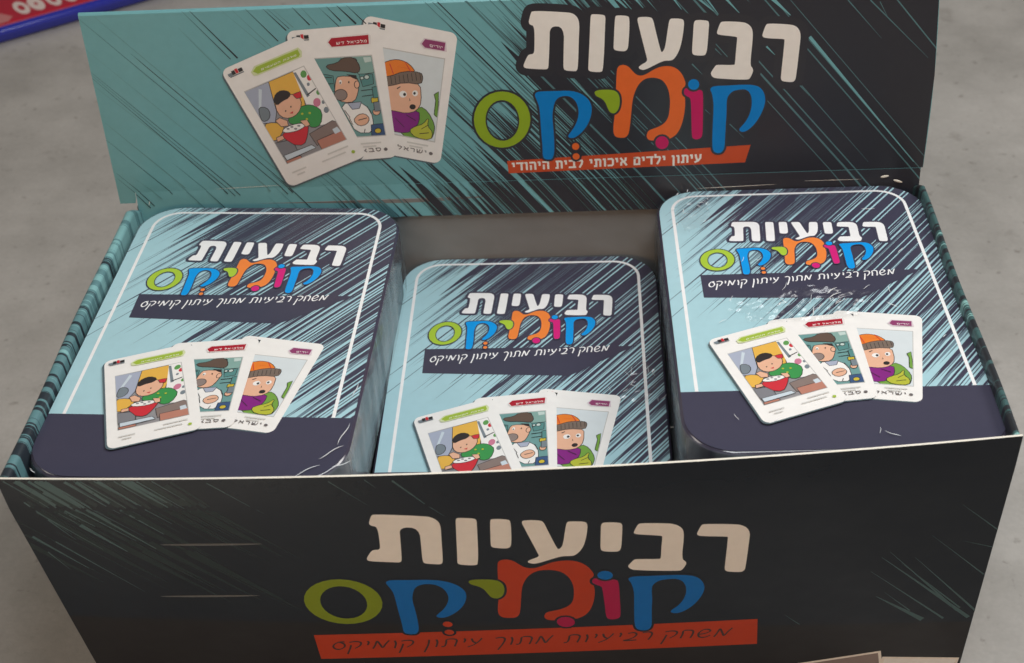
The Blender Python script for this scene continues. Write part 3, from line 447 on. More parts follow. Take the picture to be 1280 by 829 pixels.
# ---------------------------------------------------------------- writing
# plain upright letters: strokes in a box one unit high, given as (width, strokes)
BLOCK = {
    'א': (.72, [[(.06, 1), (.68, .02)], [(.60, 1), (.58, .68), (.42, .5)], [(.10, .02), (.13, .38), (.30, .56)]]),
    'ב': (.66, [[(.04, .95), (.5, .95), (.54, .88), (.54, .06)], [(.0, .05), (.70, .05)]]),
    'ד': (.66, [[(.0, .95), (.70, .95)], [(.52, .95), (.52, .0)]]),
    'ה': (.68, [[(.02, .95), (.52, .95), (.60, .86), (.60, .0)], [(.12, .55), (.12, .0)]]),
    'ו': (.30, [[(.02, .95), (.18, .95), (.20, .88), (.20, .0)]]),
    'ט': (.70, [[(.08, 1), (.08, .12), (.16, .05), (.52, .05), (.62, .2), (.62, .82), (.52, .95), (.34, .95)]]),
    'י': (.28, [[(.02, .95), (.16, .95), (.18, .88), (.18, .52)]]),
    'כ': (.60, [[(.02, .95), (.42, .95), (.54, .8), (.54, .2), (.42, .05), (.02, .05)]]),
    'ל': (.62, [[(.06, 1.3), (.06, .92), (.50, .92), (.55, .80), (.48, .45), (.26, .0)]]),
    'ם': (.68, [[(.04, .95), (.52, .95), (.60, .86), (.60, .05), (.10, .05), (.10, .93)]]),
    'מ': (.74, [[(.02, 1), (.16, .72), (.06, .0)], [(.16, .72), (.40, .97), (.56, .90), (.64, .7), (.64, .05), (.34, .05)]]),
    'ן': (.26, [[(.0, .95), (.13, .95), (.16, .88), (.16, -.35)]]),
    'ס': (.72, [[(.02, .95), (.56, .95), (.64, .7), (.60, .3), (.36, .04), (.14, .25), (.10, .93)]]),
    'ע': (.68, [[(.08, 1), (.14, .6), (.30, .14)], [(.60, 1), (.58, .5), (.36, .16), (.02, -.02)]]),
    'ר': (.60, [[(.0, .95), (.40, .95), (.52, .84), (.52, .0)]]),
    'ש': (.88, [[(.06, 1), (.12, .06), (.62, .06), (.76, .4), (.80, 1)], [(.44, 1), (.42, .5), (.14, .36)]]),
    'ת': (.72, [[(.06, .95), (.54, .95), (.64, .85), (.64, .0)], [(.20, .95), (.20, .05), (.0, .05)]]),
    ' ': (.30, []),
}


def ribbon(mb, q, half, mat, fmap, h):
    """a stroke of even width along q, its corners mitred"""
    L, R = [], []
    for j in range(len(q)):
        a = (q[j] - q[j - 1]).normalized() if j else (q[1] - q[0]).normalized()
        c = (q[j + 1] - q[j]).normalized() if j < len(q) - 1 else a
        t = (a + c)
        t = t.normalized() if t.length > 1e-6 else a
        k = min(1.6, 1 / max(.4, t.dot(a)))
        n = Vector((-t.y, t.x)) * half * k
        L.append(q[j] + n); R.append(q[j] - n)
    for j in range(len(q) - 1):
        mb.face([fmap(p.x, p.y, h) for p in (L[j], R[j], R[j + 1], L[j + 1])], mat)


def print_text(mb, body, o, U, V, mat, fmap, h, weight=.19):
    """a line of block letters from o along U (whole width), letters as tall as V"""
    U, V = Vector(U), Vector(V)
    total = sum(BLOCK[c2][0] + .22 for c2 in body) - .22
    sx = U / total; x = 0; k = 0
    for c2 in body[::-1]:
        w, strokes = BLOCK[c2]
        for s_ in strokes:
            q = [Vector(o) + sx * (x + a) + V * (weight / 2 + b2 * (1 - weight)) for a, b2 in s_]
            d0 = (q[0] - q[1]).normalized() * V.length * weight * .25; d1 = (q[-1] - q[-2]).normalized() * V.length * weight * .25
            q[0] = q[0] + d0; q[-1] = q[-1] + d1
            ribbon(mb, q, V.length * weight / 2, mat, fmap, h + .0004 * k)
            k += 1
        x += w + .22


# handwritten letters: strokes in a box one unit high, given as (width, strokes)
HAND = {
    'מ': (.95, [[(0, 0), (.12, .5), (.2, .98), (.4, .5), (.55, .12), (.7, .6), (.88, 1.05)]]),
    'ש': (.85, [[(.05, .42), (.4, .48), (.7, .75), (.55, 1), (.25, .92), (.08, .5), (.2, .08), (.5, .02), (.78, .25)]]),
    'ח': (.75, [[(.05, 0), (.1, .5), (.12, .95), (.5, .98), (.66, .8), (.66, .4), (.6, 0)]]),
    'ק': (.75, [[(.0, .9), (.35, 1), (.66, .85), (.62, .45), (.35, .08)], [(.12, .55), (.06, 0), (-.05, -.65)]]),
    'ר': (.6, [[(.0, .92), (.35, 1), (.55, .8), (.52, .4), (.42, 0)]]),
    'ב': (.75, [[(.1, .9), (.4, 1), (.6, .78), (.5, .4), (.2, .12), (-.05, .02), (.3, .0), (.68, .04)]]),
    'י': (.3, [[(.1, 1), (.2, .85), (.14, .5)]]),
    'ע': (.75, [[(.08, 1), (.18, .6), (.4, .35)], [(.66, 1), (.5, .55), (.25, .15), (-.08, -.12)]]),
    'ו': (.3, [[(.08, 1), (.17, .6), (.12, 0)]]),
    'ת': (.9, [[(-.05, .02), (.14, .1), (.2, .5), (.22, .95), (.6, 1), (.78, .8), (.76, .4), (.7, 0)]]),
    'ך': (.65, [[(.0, .92), (.35, 1), (.55, .75), (.45, .1), (.25, -.62)]]),
    'ן': (.3, [[(.14, 1), (.12, .3), (-.05, -.65)]]),
    'ס': (.8, [[(.7, 1), (.35, .95), (.1, .6), (.12, .2), (.4, 0), (.7, .3), (.68, .7), (.42, .96)]]),
    ' ': (.35, []),
}


def smooth_line(p):
    out = []
    for k in range(len(p) - 1):
        a, b2, c2, d2 = p[max(k - 1, 0)], p[k], p[k + 1], p[min(k + 2, len(p) - 1)]
        for j in range(4):
            t = j / 4
            out.append(tuple(0.5 * (2 * b2[i] + (c2[i] - a[i]) * t + (2 * a[i] - 5 * b2[i] + 4 * c2[i] - d2[i]) * t * t + (3 * b2[i] - a[i] - 3 * c2[i] + d2[i]) * t ** 3) for i in (0, 1)))
    out.append(p[-1])
    return out


def hand_text(mb, body, o, R, top, mat, fmap, h, weight=0.16):
    """handwriting from baseline point o to R, letters as tall as |top - o|, leaning a little"""
    U = Vector((R[0] - o[0], R[1] - o[1])); V = Vector((top[0] - o[0], top[1] - o[1]))
    letters = body[::-1]
    total = sum(HAND[c2][0] + .16 for c2 in letters) - .16
    sx = U.length / total; ux = U.normalized(); vl = V.length
    vy = (Vector((-ux.y, ux.x)) * 1.0 + ux * 0.16) * vl
    x = 0; k = 0
    for c2 in letters:
        w, strokes = HAND[c2]
        for s in strokes:
            q = [Vector(o) + ux * (x + a) * sx + vy * b2 for a, b2 in smooth_line(s)]
            L, Rr = [], []
            for j in range(len(q)):
                t = (q[min(j + 1, len(q) - 1)] - q[max(j - 1, 0)]).normalized()
                nrm = Vector((-t.y, t.x)) * vl * weight * .5 * (0.75 + 0.5 * abs(t.y * .8 - t.x * .6))
                L.append(q[j] + nrm); Rr.append(q[j] - nrm)
            k += 1
            for j in range(len(q) - 1):
                mb.face([fmap(p.x, p.y, h + 0.0008 * (k * 40 + j) * .02) for p in (L[j], Rr[j], Rr[j + 1], L[j + 1])], mat)
        x += w + .16


def logo(parent, fmap, A, scale, big, outline, h0, origin, maxlen=None, halo='halo', whites='w', suffix=''):
    """the two-line title: every letter and dot an object, each on its dark surround"""
    def tf(p):
        return (A[0][0] * p[0] + A[0][1] * p[1] + A[0][2], A[1][0] * p[0] + A[1][1] * p[1] + A[1][2])
    for k, L in enumerate(LETTERS):
        kind, col = L[0], L[1]
        mb = MB()
        if halo == 'front_navy' and col != 'w':
            col = 'f' + col
        elif halo == 'tin_navy' and col != 'w':
            col = 't' + col
        pts = [tf(p) for p in L[2]]
        sm = pts if kind in ('dot', 'ring') else chaikin(pts, 2)
        if area2(sm) < 0:
            sm = sm[::-1]
        d = big if kind == 'white' else outline
        hz = h0 + (0.004 * k if kind == 'white' else 0.06 + 0.012 * k)
        if kind == 'ring':
            hole = [tf(p) for p in L[3]]
            if area2(hole) > 0:
                hole = hole[::-1]
            c = (sum(p[0] for p in hole) / len(hole), sum(p[1] for p in hole) / len(hole))
            r0 = sum(math.hypot(p[0] - c[0], p[1] - c[1]) for p in hole) / len(hole)
            inner = [(c[0] + (p[0] - c[0]) * (1 - d * .8 / r0), c[1] + (p[1] - c[1]) * (1 - d * .8 / r0)) for p in hole]
            mb.poly([grow(sm, d), inner], halo, fmap, hz, maxlen)
            mb.poly([sm, hole], col, fmap, hz + 0.006, maxlen)
        else:
            g = grow(sm, d)
            mb.poly([g], halo, fmap, hz, maxlen)
            mb.poly([sm], whites if col == 'w' else col, fmap, (h0 + 0.045 if kind == 'white' else hz + 0.006), maxlen)
        mb.build('vowel_mark' if kind == 'dot' else 'letter', parent, origin)


TAG_TEXT = ['מלכת הטעמים', 'מלכיאל דש', 'יודים']
TAG_COL = [('tag_green_rim', 'tag_green'), ('tag_red_rim', 'tag_red'), ('tag_plum_rim', 'tag_plum')]


def round_rect(w, h, r, n=6, x0=0.0, y0=0.0):
    o = []
    for cx, cy, a0 in ((w - r, r, -90), (w - r, h - r, 0), (r, h - r, 90), (r, r, 180)):
        for k in range(n + 1):
            a = math.radians(a0 + 90 * k / n)
            o.append((x0 + cx + r * math.cos(a), y0 + cy + r * math.sin(a)))
    return o


def picture_card(parent, fmap, basis, k, h0, origin):
    """one printed playing card: white card with a tag, a framed cartoon and small print"""
    o, U, V = basis
    w = math.hypot(*U); hh = math.hypot(*V)

    def m2(p):
        return (o[0] + U[0] * p[0] + V[0] * p[1], o[1] + U[1] * p[0] + V[1] * p[1])
    mb = MB(); h = h0
    rr = [(p[0] / w, p[1] / hh) for p in round_rect(w, hh, w * .085)]
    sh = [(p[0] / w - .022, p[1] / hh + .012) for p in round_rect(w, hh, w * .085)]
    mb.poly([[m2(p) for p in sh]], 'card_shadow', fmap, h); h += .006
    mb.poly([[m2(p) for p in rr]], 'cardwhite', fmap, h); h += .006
    pic = None
    for col, line, pts in CARD_ART[k]:
        q = [m2(p) for p in (pts if len(pts) > 9 and not line else pts)]
        if 6 <= len(pts) <= 14 and line:
            q = chaikin(q, 1)
        if area2(q) < 0:
            q = q[::-1]
        if pic is not None:
            q = clip(q, pic)
            if len(q) < 3 or abs(area2(q)) < 1e-4:
                continue
        if line:
            g = grow(q, w * .008)
            g = clip(g, pic) if pic is not None else g
            if len(g) > 2:
                mb.poly([g], 'line', fmap, h); h += .004
        mb.poly([q], col, fmap, h); h += .004
        if pic is None and col != 'grey':
            pic = q if area2(q) > 0 else q[::-1]
    rim, inner = CARD_TAGS[k]
    mb.poly([[m2(p) for p in rim]], TAG_COL[k][0], fmap, h); h += .004
    mb.poly([[m2(p) for p in inner]], TAG_COL[k][1], fmap, h); h += .004
    a, b2, c2 = inner[-1], inner[-2], inner[2]
    bl = m2((inner[-1][0] + .05, inner[-1][1] - .012)); br = m2((inner[-2][0] - .02, inner[-2][1] - .012)); tl = m2((inner[1][0] + .05, inner[1][1] + .018))
    print_text(mb, TAG_TEXT[k], bl, (br[0] - bl[0], br[1] - bl[1]), ((tl[0] - bl[0]) * .62, (tl[1] - bl[1]) * .62), 'cardwhite', fmap, h); h += .004
    # little masthead mark in the corner and the small print along the foot
    for (x, y, ww, h2, col) in ((.05, .045, .05, .022, 'steel'), (.10, .035, .04, .03, 'line'), (.145, .030, .03, .034, 'red'), (.18, .038, .05, .026, 'line'), (.06, .068, .17, .008, 'steel')):
        mb.poly([[m2(p) for p in ((x, y), (x + ww, y), (x + ww, y + h2), (x, y + h2))]], col, fmap, h)
    h += .004
    if k > 0:
        body = ('סבא סב', 'ישראל')[k - 1]
        x0 = (.40, .50)[k - 1]; p0 = m2((x0, .945)); p1 = m2((.83, .945)); p2 = m2((x0, .912))
        print_text(mb, body, p0, (p1[0] - p0[0], p1[1] - p0[1]), (p2[0] - p0[0], p2[1] - p0[1]), 'textgrey', fmap, h)
    mb.poly([[m2((.88 + .022 * math.cos(a) , .93 + .0135 * math.sin(a))) for a in [math.tau * j / 10 for j in range(10)]]], 'textgrey' if k else 'tag_green', fmap, h)
    for (x, y, ww) in ((.60, .868, .24), (.63, .893, .15)) if k else ((.60, .868, .26), (.50, .905, .30), (.12, .895, .18), (.16, .925, .10)):
        mb.poly([[m2(p) for p in ((x, y), (x + ww, y), (x + ww, y + .012), (x, y + .012))]], 'faint', fmap, h)
    return mb.build('picture_card', parent, origin)


# ---------------------------------------------------------------- the floor
fl = MB()
fl.face([(-4, -4, 0), (4, -4, 0), (4, 4, 0), (-4, 4, 0)], 'concrete')
floor = fl.build('floor')
floor['kind'] = 'structure'

# ---------------------------------------------------------------- the display box
ORG = (0.0, 0.07, 0.0)
box = thing('display_box', 'open cardboard counter display box printed in teal and navy, its tall header standing up behind', 'display box', ORG)


def P(x, y, z):              # millimetres measured from the rim
    return (x * MM, y * MM, z * MM + H)


FL, FR, LEAN = (-151.7, -5.8), (149.0, 1.6), 0.05


def front_y(x, z):
    t = min(max((x - FL[0]) / (FR[0] - FL[0]), 0), 1)
    g = max(0.15, min(1, 1 + (z + 12) / 112 * .85))
    return -min(0, z + 12) * LEAN + (FL[1] + (FR[1] - FL[1]) * t) * g - 5.8 * (1 - (2 * t - 1) ** 2) * g


def front_edge(z):           # left and right edge of the front panel at depth z
    return -151.7 + 9.0 * (-z / 122), 149.0 - 1.2 * (-z / 122)


def front_map(x, z, h):
    return P(x, front_y(x, z) - h * .15, z)


fp = MB()
zs = [0, -3, -7, -12, -20, -28, -36, -50, -64, -76, -92, -108, -125]
outer, inner = [], []
for z in zs:
    a, b2 = front_edge(z)
    xs = [a + (b2 - a) * k / 180 for k in range(181)]
    outer.append([P(x, front_y(x, z), z) for x in xs]); inner.append([P(x, front_y(x, z) + 0.75, z) for x in xs])
fp.grid(outer[::-1], 'front_navy'); fp.grid(inner, 'raw_card'); fp.grid([outer[0], inner[0]], 'raw_edge', False)
fp.grid([[r[0] for r in outer], [r[0] for r in inner]], 'raw_edge', False); fp.grid([[r[-1] for r in outer], [r[-1] for r in inner]], 'raw_edge', False)
a, b2 = front_edge(-80)
band = [(-142.4, -124.8), (147.6, -124.8), (148.0, -84), (60, -79.5), (-60, -71), (-146.6, -65.8)]
fp.poly([band], 'front_band', front_map, 0.012, 4)
hz = random.Random(3)
for k in range(46):                                   # faint broad strokes, part print, part painted gloss, fading down from the left corner
    x, z = -152 + hz.random() ** 1.3 * 62, -hz.random() ** 1.5 * 34
    L, w = hz.uniform(18, 52), hz.uniform(.5, 2.6)
    d = Vector((math.cos(-.80), math.sin(-.80))); n = Vector((-d.y, d.x)) * w / 2
    s = [(x + n.x, z + n.y), (x - n.x, z - n.y), (x + d.x * L - n.x * .1, z + d.y * L - n.y * .1), (x + d.x * L + n.x * .1, z + d.y * L + n.y * .1)]
    s = clip(s if area2(s) > 0 else s[::-1], [(-147.2, -64), (140, -64), (140, -.6), (-151.3, -.6)])
    if len(s) > 2:
        fp.poly([s], 'front_haze', front_map, .0135 + .00003 * k, 4)
lim = [(-142.5, -124), (147.7, -124), (148.8, -0.6), (-151.3, -0.6)]
for k, (p, q, w) in enumerate(FRONT_STREAKS):
    d = Vector((q[0] - p[0], q[1] - p[1])); n = Vector((-d.y, d.x)).normalized() * w / 2
    s = [(p[0] + n.x, p[1] + n.y), (p[0] - n.x, p[1] - n.y), (q[0] - n.x * .15, q[1] - n.y * .15), (q[0] + n.x * .15, q[1] + n.y * .15)]
    if p[0] > 60:
        s = [(p[0] + n.x * .1, p[1] + n.y * .1), (p[0] - n.x * .1, p[1] - n.y * .1), (q[0] - n.x, q[1] - n.y), (q[0] + n.x, q[1] + n.y)]
    if area2(s) < 0:
        s = s[::-1]
    s = clip(s, lim)
    if len(s) > 2:
        fp.poly([s], 'front_streak', front_map, 0.016 + .0004 * k, 4)
front = fp.build('front_panel', box, ORG)

FC = FRONT_CARDS
for k, (pa, pb) in enumerate(((FC[1], FC[0]), (FC[2], FC[3]))):
    mb = MB()
    for ins, mat, h in ((0, 'box_cream', .05), (1.0, 'brown' if k == 0 else 'cardwhite', .065)):
        d = Vector((pb[0] - pa[0], pb[1] - pa[1])).normalized(); n = Vector((d.y, -d.x))
        A0 = Vector(pa) + d * ins + n * ins; B0 = Vector(pb) - d * ins + n * ins
        q = [tuple(A0), (A0.x + n.x * 20, A0.y + n.y * 20), (B0.x + n.x * 20, B0.y + n.y * 20), tuple(B0)]
        q = clip(q if area2(q) > 0 else q[::-1], [(-142, -124.6), (147.7, -124.6), (148.0, -85), (-142, -85)])
        if len(q) > 2:
            mb.poly([q], mat, front_map, h + .004 * k, 4)
    mb.build('printed_card', front, ORG)
mb = MB()
mb.poly([BANNER_FRONT], 'fo', front_map, .06, 4)
hand_text(mb, 'משחק רביעיות מתוך עיתון קומיקס', *SCRIPT_FRONT, 'script_dark', front_map, .075, .14)
mb.build('slogan_banner', front, ORG)
logo(front, front_map, LOGO_ON_FRONT, 1.2, 1.0, 0.8, .11, ORG, maxlen=4, halo='front_navy')
for j in (0, 2):  # front creases, their glint put in as a paler colour
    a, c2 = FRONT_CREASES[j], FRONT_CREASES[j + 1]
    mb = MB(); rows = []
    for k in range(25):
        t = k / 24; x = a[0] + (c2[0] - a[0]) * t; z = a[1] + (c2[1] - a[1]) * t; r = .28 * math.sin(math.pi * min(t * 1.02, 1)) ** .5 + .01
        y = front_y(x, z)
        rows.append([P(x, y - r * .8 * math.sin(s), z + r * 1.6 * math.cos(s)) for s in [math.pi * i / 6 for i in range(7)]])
    mb.grid(rows, 'glint_grey'); mb.build('crease_glint', front, ORG)


def side_wall(name, f0, b0, f1, b1, mat, th):
    """double card wall, folded over at the top.  f0, b0: outer front and back at the rim, f1, b1 at the floor; th: thickness inward"""
    mb = MB(); n = 36
    prof = []                                           # (inward offset share, height)
    prof += [(0, -125), (0, -60), (0, -12), (0, -1.6)]
    prof += [(.5 - .5 * math.cos(a), -1.6 + 1.6 * math.sin(a)) for a in [math.pi * k / 8 for k in range(1, 8)]]
    prof += [(1, -1.6), (1.0, -12), (1.0, -60), (1.0, -124)]
    rows = []
    for k in range(n + 1):
        t = k / n; row = []
        for s, z in prof:
            u = -z / 125
            fx, fy = f0[0] + (f1[0] - f0[0]) * u, f0[1] + (f1[1] - f0[1]) * u
            bx, by = b0[0] + (b1[0] - b0[0]) * u, b0[1] + (b1[1] - b0[1]) * u
            drop = -5.0 * max(0, (t - .95) / .05)
            wob = .35 * math.sin(t * 9 + z * .03)
            row.append(P(fx + (bx - fx) * t + th * s + wob, fy + (by - fy) * t, z + drop))
        rows.append(row)
    mb.grid(rows, mat)
    mb.face(rows[0], mat); mb.face(rows[-1], mat)
    return mb.build(name, box, ORG)


side_wall('side_wall', (-151.5, -4.6), (-148.0, 149.0), (-142.5, 6.0), (-144.0, 149.5), 'wall_teal', 3.4)
side_wall('side_wall', (148.8, 2.4), (152.6, 149.0), (147.8, 6.0), (150.5, 149.5), 'wall_dark', -2.2)
bw = MB()
rows = [[P(x, 149.6 + dy + .3 * math.sin(x * .03), z) for x in range(-146, 151, 8)] for dy, z in ((0, -124), (0, -60), (0, -4), (0.9, -4), (0.9, -124))]
bw.grid(rows, 'raw_card', False); bw.build('back_wall', box, ORG)
bp_ = MB()
for z in (-124.6, -123.6):
    bp_.face([P(-144, 18, z), P(150.5, 18, z), P(150.5, 148.8, z), P(-144, 148.8, z)], 'raw_card')
bp_.build('base_panel', box, ORG)

# header: a flat board that stands on the back edge and folds forward into the box at its foot
DH = 150.5
TAB = [(2.0, 0.0), (-1.0, .40), (-6.0, 1.3), (-11.2, 2.3)]           # height, how far forward of the board


def header_map(x, z, h):
    f = 0.0
    if z < 2.0:
        for (za, fa), (zb, fb) in zip(TAB, TAB[1:]):
            if z >= zb or (zb, fb) == TAB[-1]:
                f = fa + (fb - fa) * (za - z) / (za - zb); break
    return P(x, DH - f - h, z)


def hdr_side(z):
    t = z / 75.0
    return -152.3 + 1.7 * t, 153.6 - 4.2 * t + 2.2 * math.sin(math.pi * min(max(t, 0), 1)) * .5


hp = MB()
rows = []
back = []
for z in (75.3, 74.6, 60, 45, 30, 15, 2.0):
    a, b2 = hdr_side(z)
    xs = [a + (b2 - a) * k / 60 for k in range(61)]
    in_ = 0.5 if z > 75 else 0
    rows.append([P(x, DH + in_, z) for x in xs]); back.append([P(x, DH + 1.8 - in_, z) for x in xs])
hp.grid(rows[::-1], 'box_teal', False); hp.grid(back, 'raw_card', False); hp.grid([rows[0], back[0]], 'box_teal', False)
hp.grid([[r[0] for r in rows], [r[0] for r in back]], 'box_teal', False); hp.grid([[r[-1] for r in rows], [r[-1] for r in back]], 'box_navy', False)
ear = [(-152.3, 2.0), (-152.4, -2.8), (-146.5, -2.8), (-145.9, -1.0), (-145.6, 2.0)]
hp.poly([ear], 'box_teal', lambda x, z, h: P(x, DH, z), 0)
hp.grid([[P(-145.5 + (152.8 + 145.5) * k / 60, DH - f + .25 * math.sin(k * .35) * f / 4, z) for k in range(61)] for z, f in TAB[::-1]], 'box_teal', True)
hp.grid([[P(-145.5 + (152.8 + 145.5) * k / 60, DH - f + .7, z) for k in range(61)] for z, f in TAB], 'raw_card', True)
face = [(hdr_side(2)[0] + .1, 2.0), (hdr_side(2)[1] - .1, 2.0), (hdr_side(40)[1], 40.0), (hdr_side(75)[1] - .1, 75.0), (hdr_side(75)[0] + .1, 75.0)]
tabs = [[(-145.4, zb), (152.7, zb), (152.7, za), (-145.4, za)] for (za, _), (zb, _) in zip(TAB, TAB[1:])]
earc = [(-152.2, -2.7), (-146.6, -2.7), (-145.8, 1.0), (-145.8, 2.0), (-152.2, 2.0)]
rnd = random.Random(11)


def bound_h(p):
    return 27 + min(20, max(0, p) * .35) + 6 * math.sin(p * .21) + 5 * math.sin(p * .57 + 1)


st = streaks([face] + tabs, math.radians(130.5), bound_h, rnd, 'box_navy', 'box_mid', 'box_teal', 1.0, lambda p: .5 if p < 38 else .0, 9, .6, 22.0, 48.0, lambda p: 44.0 if p < 46 else max(3.0, 44 - (p - 46) * 2.2))
for k, (p, q, w, *tone) in enumerate(HEADER_STREAKS):
    d = Vector((q[0] - p[0], q[1] - p[1])); n = Vector((-d.y, d.x)).normalized() * w / 2
    if tone:
        st.append(('box_navy' if tone[0] == 'd' else 'box_soft', [(p[0] - n.x * .2, p[1] - n.y * .2), (q[0] - n.x, q[1] - n.y), (q[0] + n.x, q[1] + n.y), (p[0] + n.x * .2, p[1] + n.y * .2)], 2.5 if tone[0] == 'd' else 1.6))
        continue
    st.append(('box_teal' if w > .5 else 'box_mid', [(p[0] - n.x, p[1] - n.y), (q[0] - n.x * .2, q[1] - n.y * .2), (q[0] + n.x * .2, q[1] + n.y * .2), (p[0] + n.x, p[1] + n.y)], 3))
for mat, poly, layer in st:
    if area2(poly) < 0:
        poly = poly[::-1]
    q = clip(poly, face)
    if len(q) > 2:
        hp.poly([q], mat, lambda x, z, h: P(x, DH - h, z), .02 + .012 * layer)
    for j, tb in enumerate(tabs):
        q = clip(poly, tb)
        if len(q) > 2:
            hp.poly([q], mat, header_map, .30 + .012 * layer)
    q = clip(poly, earc)
    if len(q) > 2:
        hp.poly([q], mat, lambda x, z, h: P(x, DH - h, z), .02 + .012 * layer)
header = hp.build('header_panel', box, ORG)


def hm(x, z, h):
    return P(x, DH - h * .4, z)


for k in (2, 1, 0):
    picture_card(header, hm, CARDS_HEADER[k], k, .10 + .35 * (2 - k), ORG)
mb = MB()
bh = BANNER_HEADER if area2(BANNER_HEADER) > 0 else BANNER_HEADER[::-1]
mb.poly([bh], 'banner_red', hm, .12)
s0, s1, s2 = SLOGAN_HEADER
print_text(mb, 'עיתון ילדים איכותי לבית היהודי', s0, (s1[0] - s0[0], s1[1] - s0[1]), (s2[0] - s0[0], s2[1] - s0[1]), 'w', hm, .15, .2)
mb.build('slogan_banner', header, ORG)
logo(header, hm, [[1, 0, 0], [0, 1, 0]], 1.0, 2.9, 0.8, .15, ORG)

for x0, z0, L, w, a in HEADER_GLINTS:  # bright glints along the header fold, shaped as pale ridges
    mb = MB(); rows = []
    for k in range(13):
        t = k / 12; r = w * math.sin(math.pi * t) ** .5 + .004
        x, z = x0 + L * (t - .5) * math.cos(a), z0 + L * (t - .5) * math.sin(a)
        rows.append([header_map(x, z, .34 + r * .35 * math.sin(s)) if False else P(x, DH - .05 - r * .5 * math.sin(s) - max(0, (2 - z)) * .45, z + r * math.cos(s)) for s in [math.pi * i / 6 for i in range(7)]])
    mb.grid(rows, 'raw_edge'); mb.build('crease_glint', header, ORG)

# ---------------------------------------------------------------- the three tins
TW, TD, TH, TR = 97.2, 144.8, 30.0, 16.0           # width, depth, height, corner radius (mm)
TX, TY = -5.9, -140.4                              # lower left of the lid in artwork coordinates
CX, CY = TX + TW / 2, TY + TD / 2                  # artwork origin is the corner of the white frame line


def tin_map(x, y, h):
    return ((x - CX) * MM, (y - CY) * MM, (TH + h) * MM)


def ring(ins, z, n=10, wob=None):
    pts = round_rect(TW - 2 * ins, TD - 2 * ins, TR - ins, n, TX + ins, TY + ins)
    out_ = []
    for k, p in enumerate(pts):
        x, y = p
        if wob:
            dx, dy = x - CX, y - CY; L = math.hypot(dx, dy); w = wob(k)
            x += dx / L * w; y += dy / L * w
        out_.append(tin_map(x, y, z - TH))
    return out_


GROUP = 'shrink-wrapped card game tins in the display box'


def dense(p, step):
    o = []
    for k in range(len(p)):
        a, b2 = Vector(p[k]), Vector(p[(k + 1) % len(p)])
        n = max(1, int((b2 - a).length / step))
        o += [a.lerp(b2, j / n) for j in range(n)]
    return o


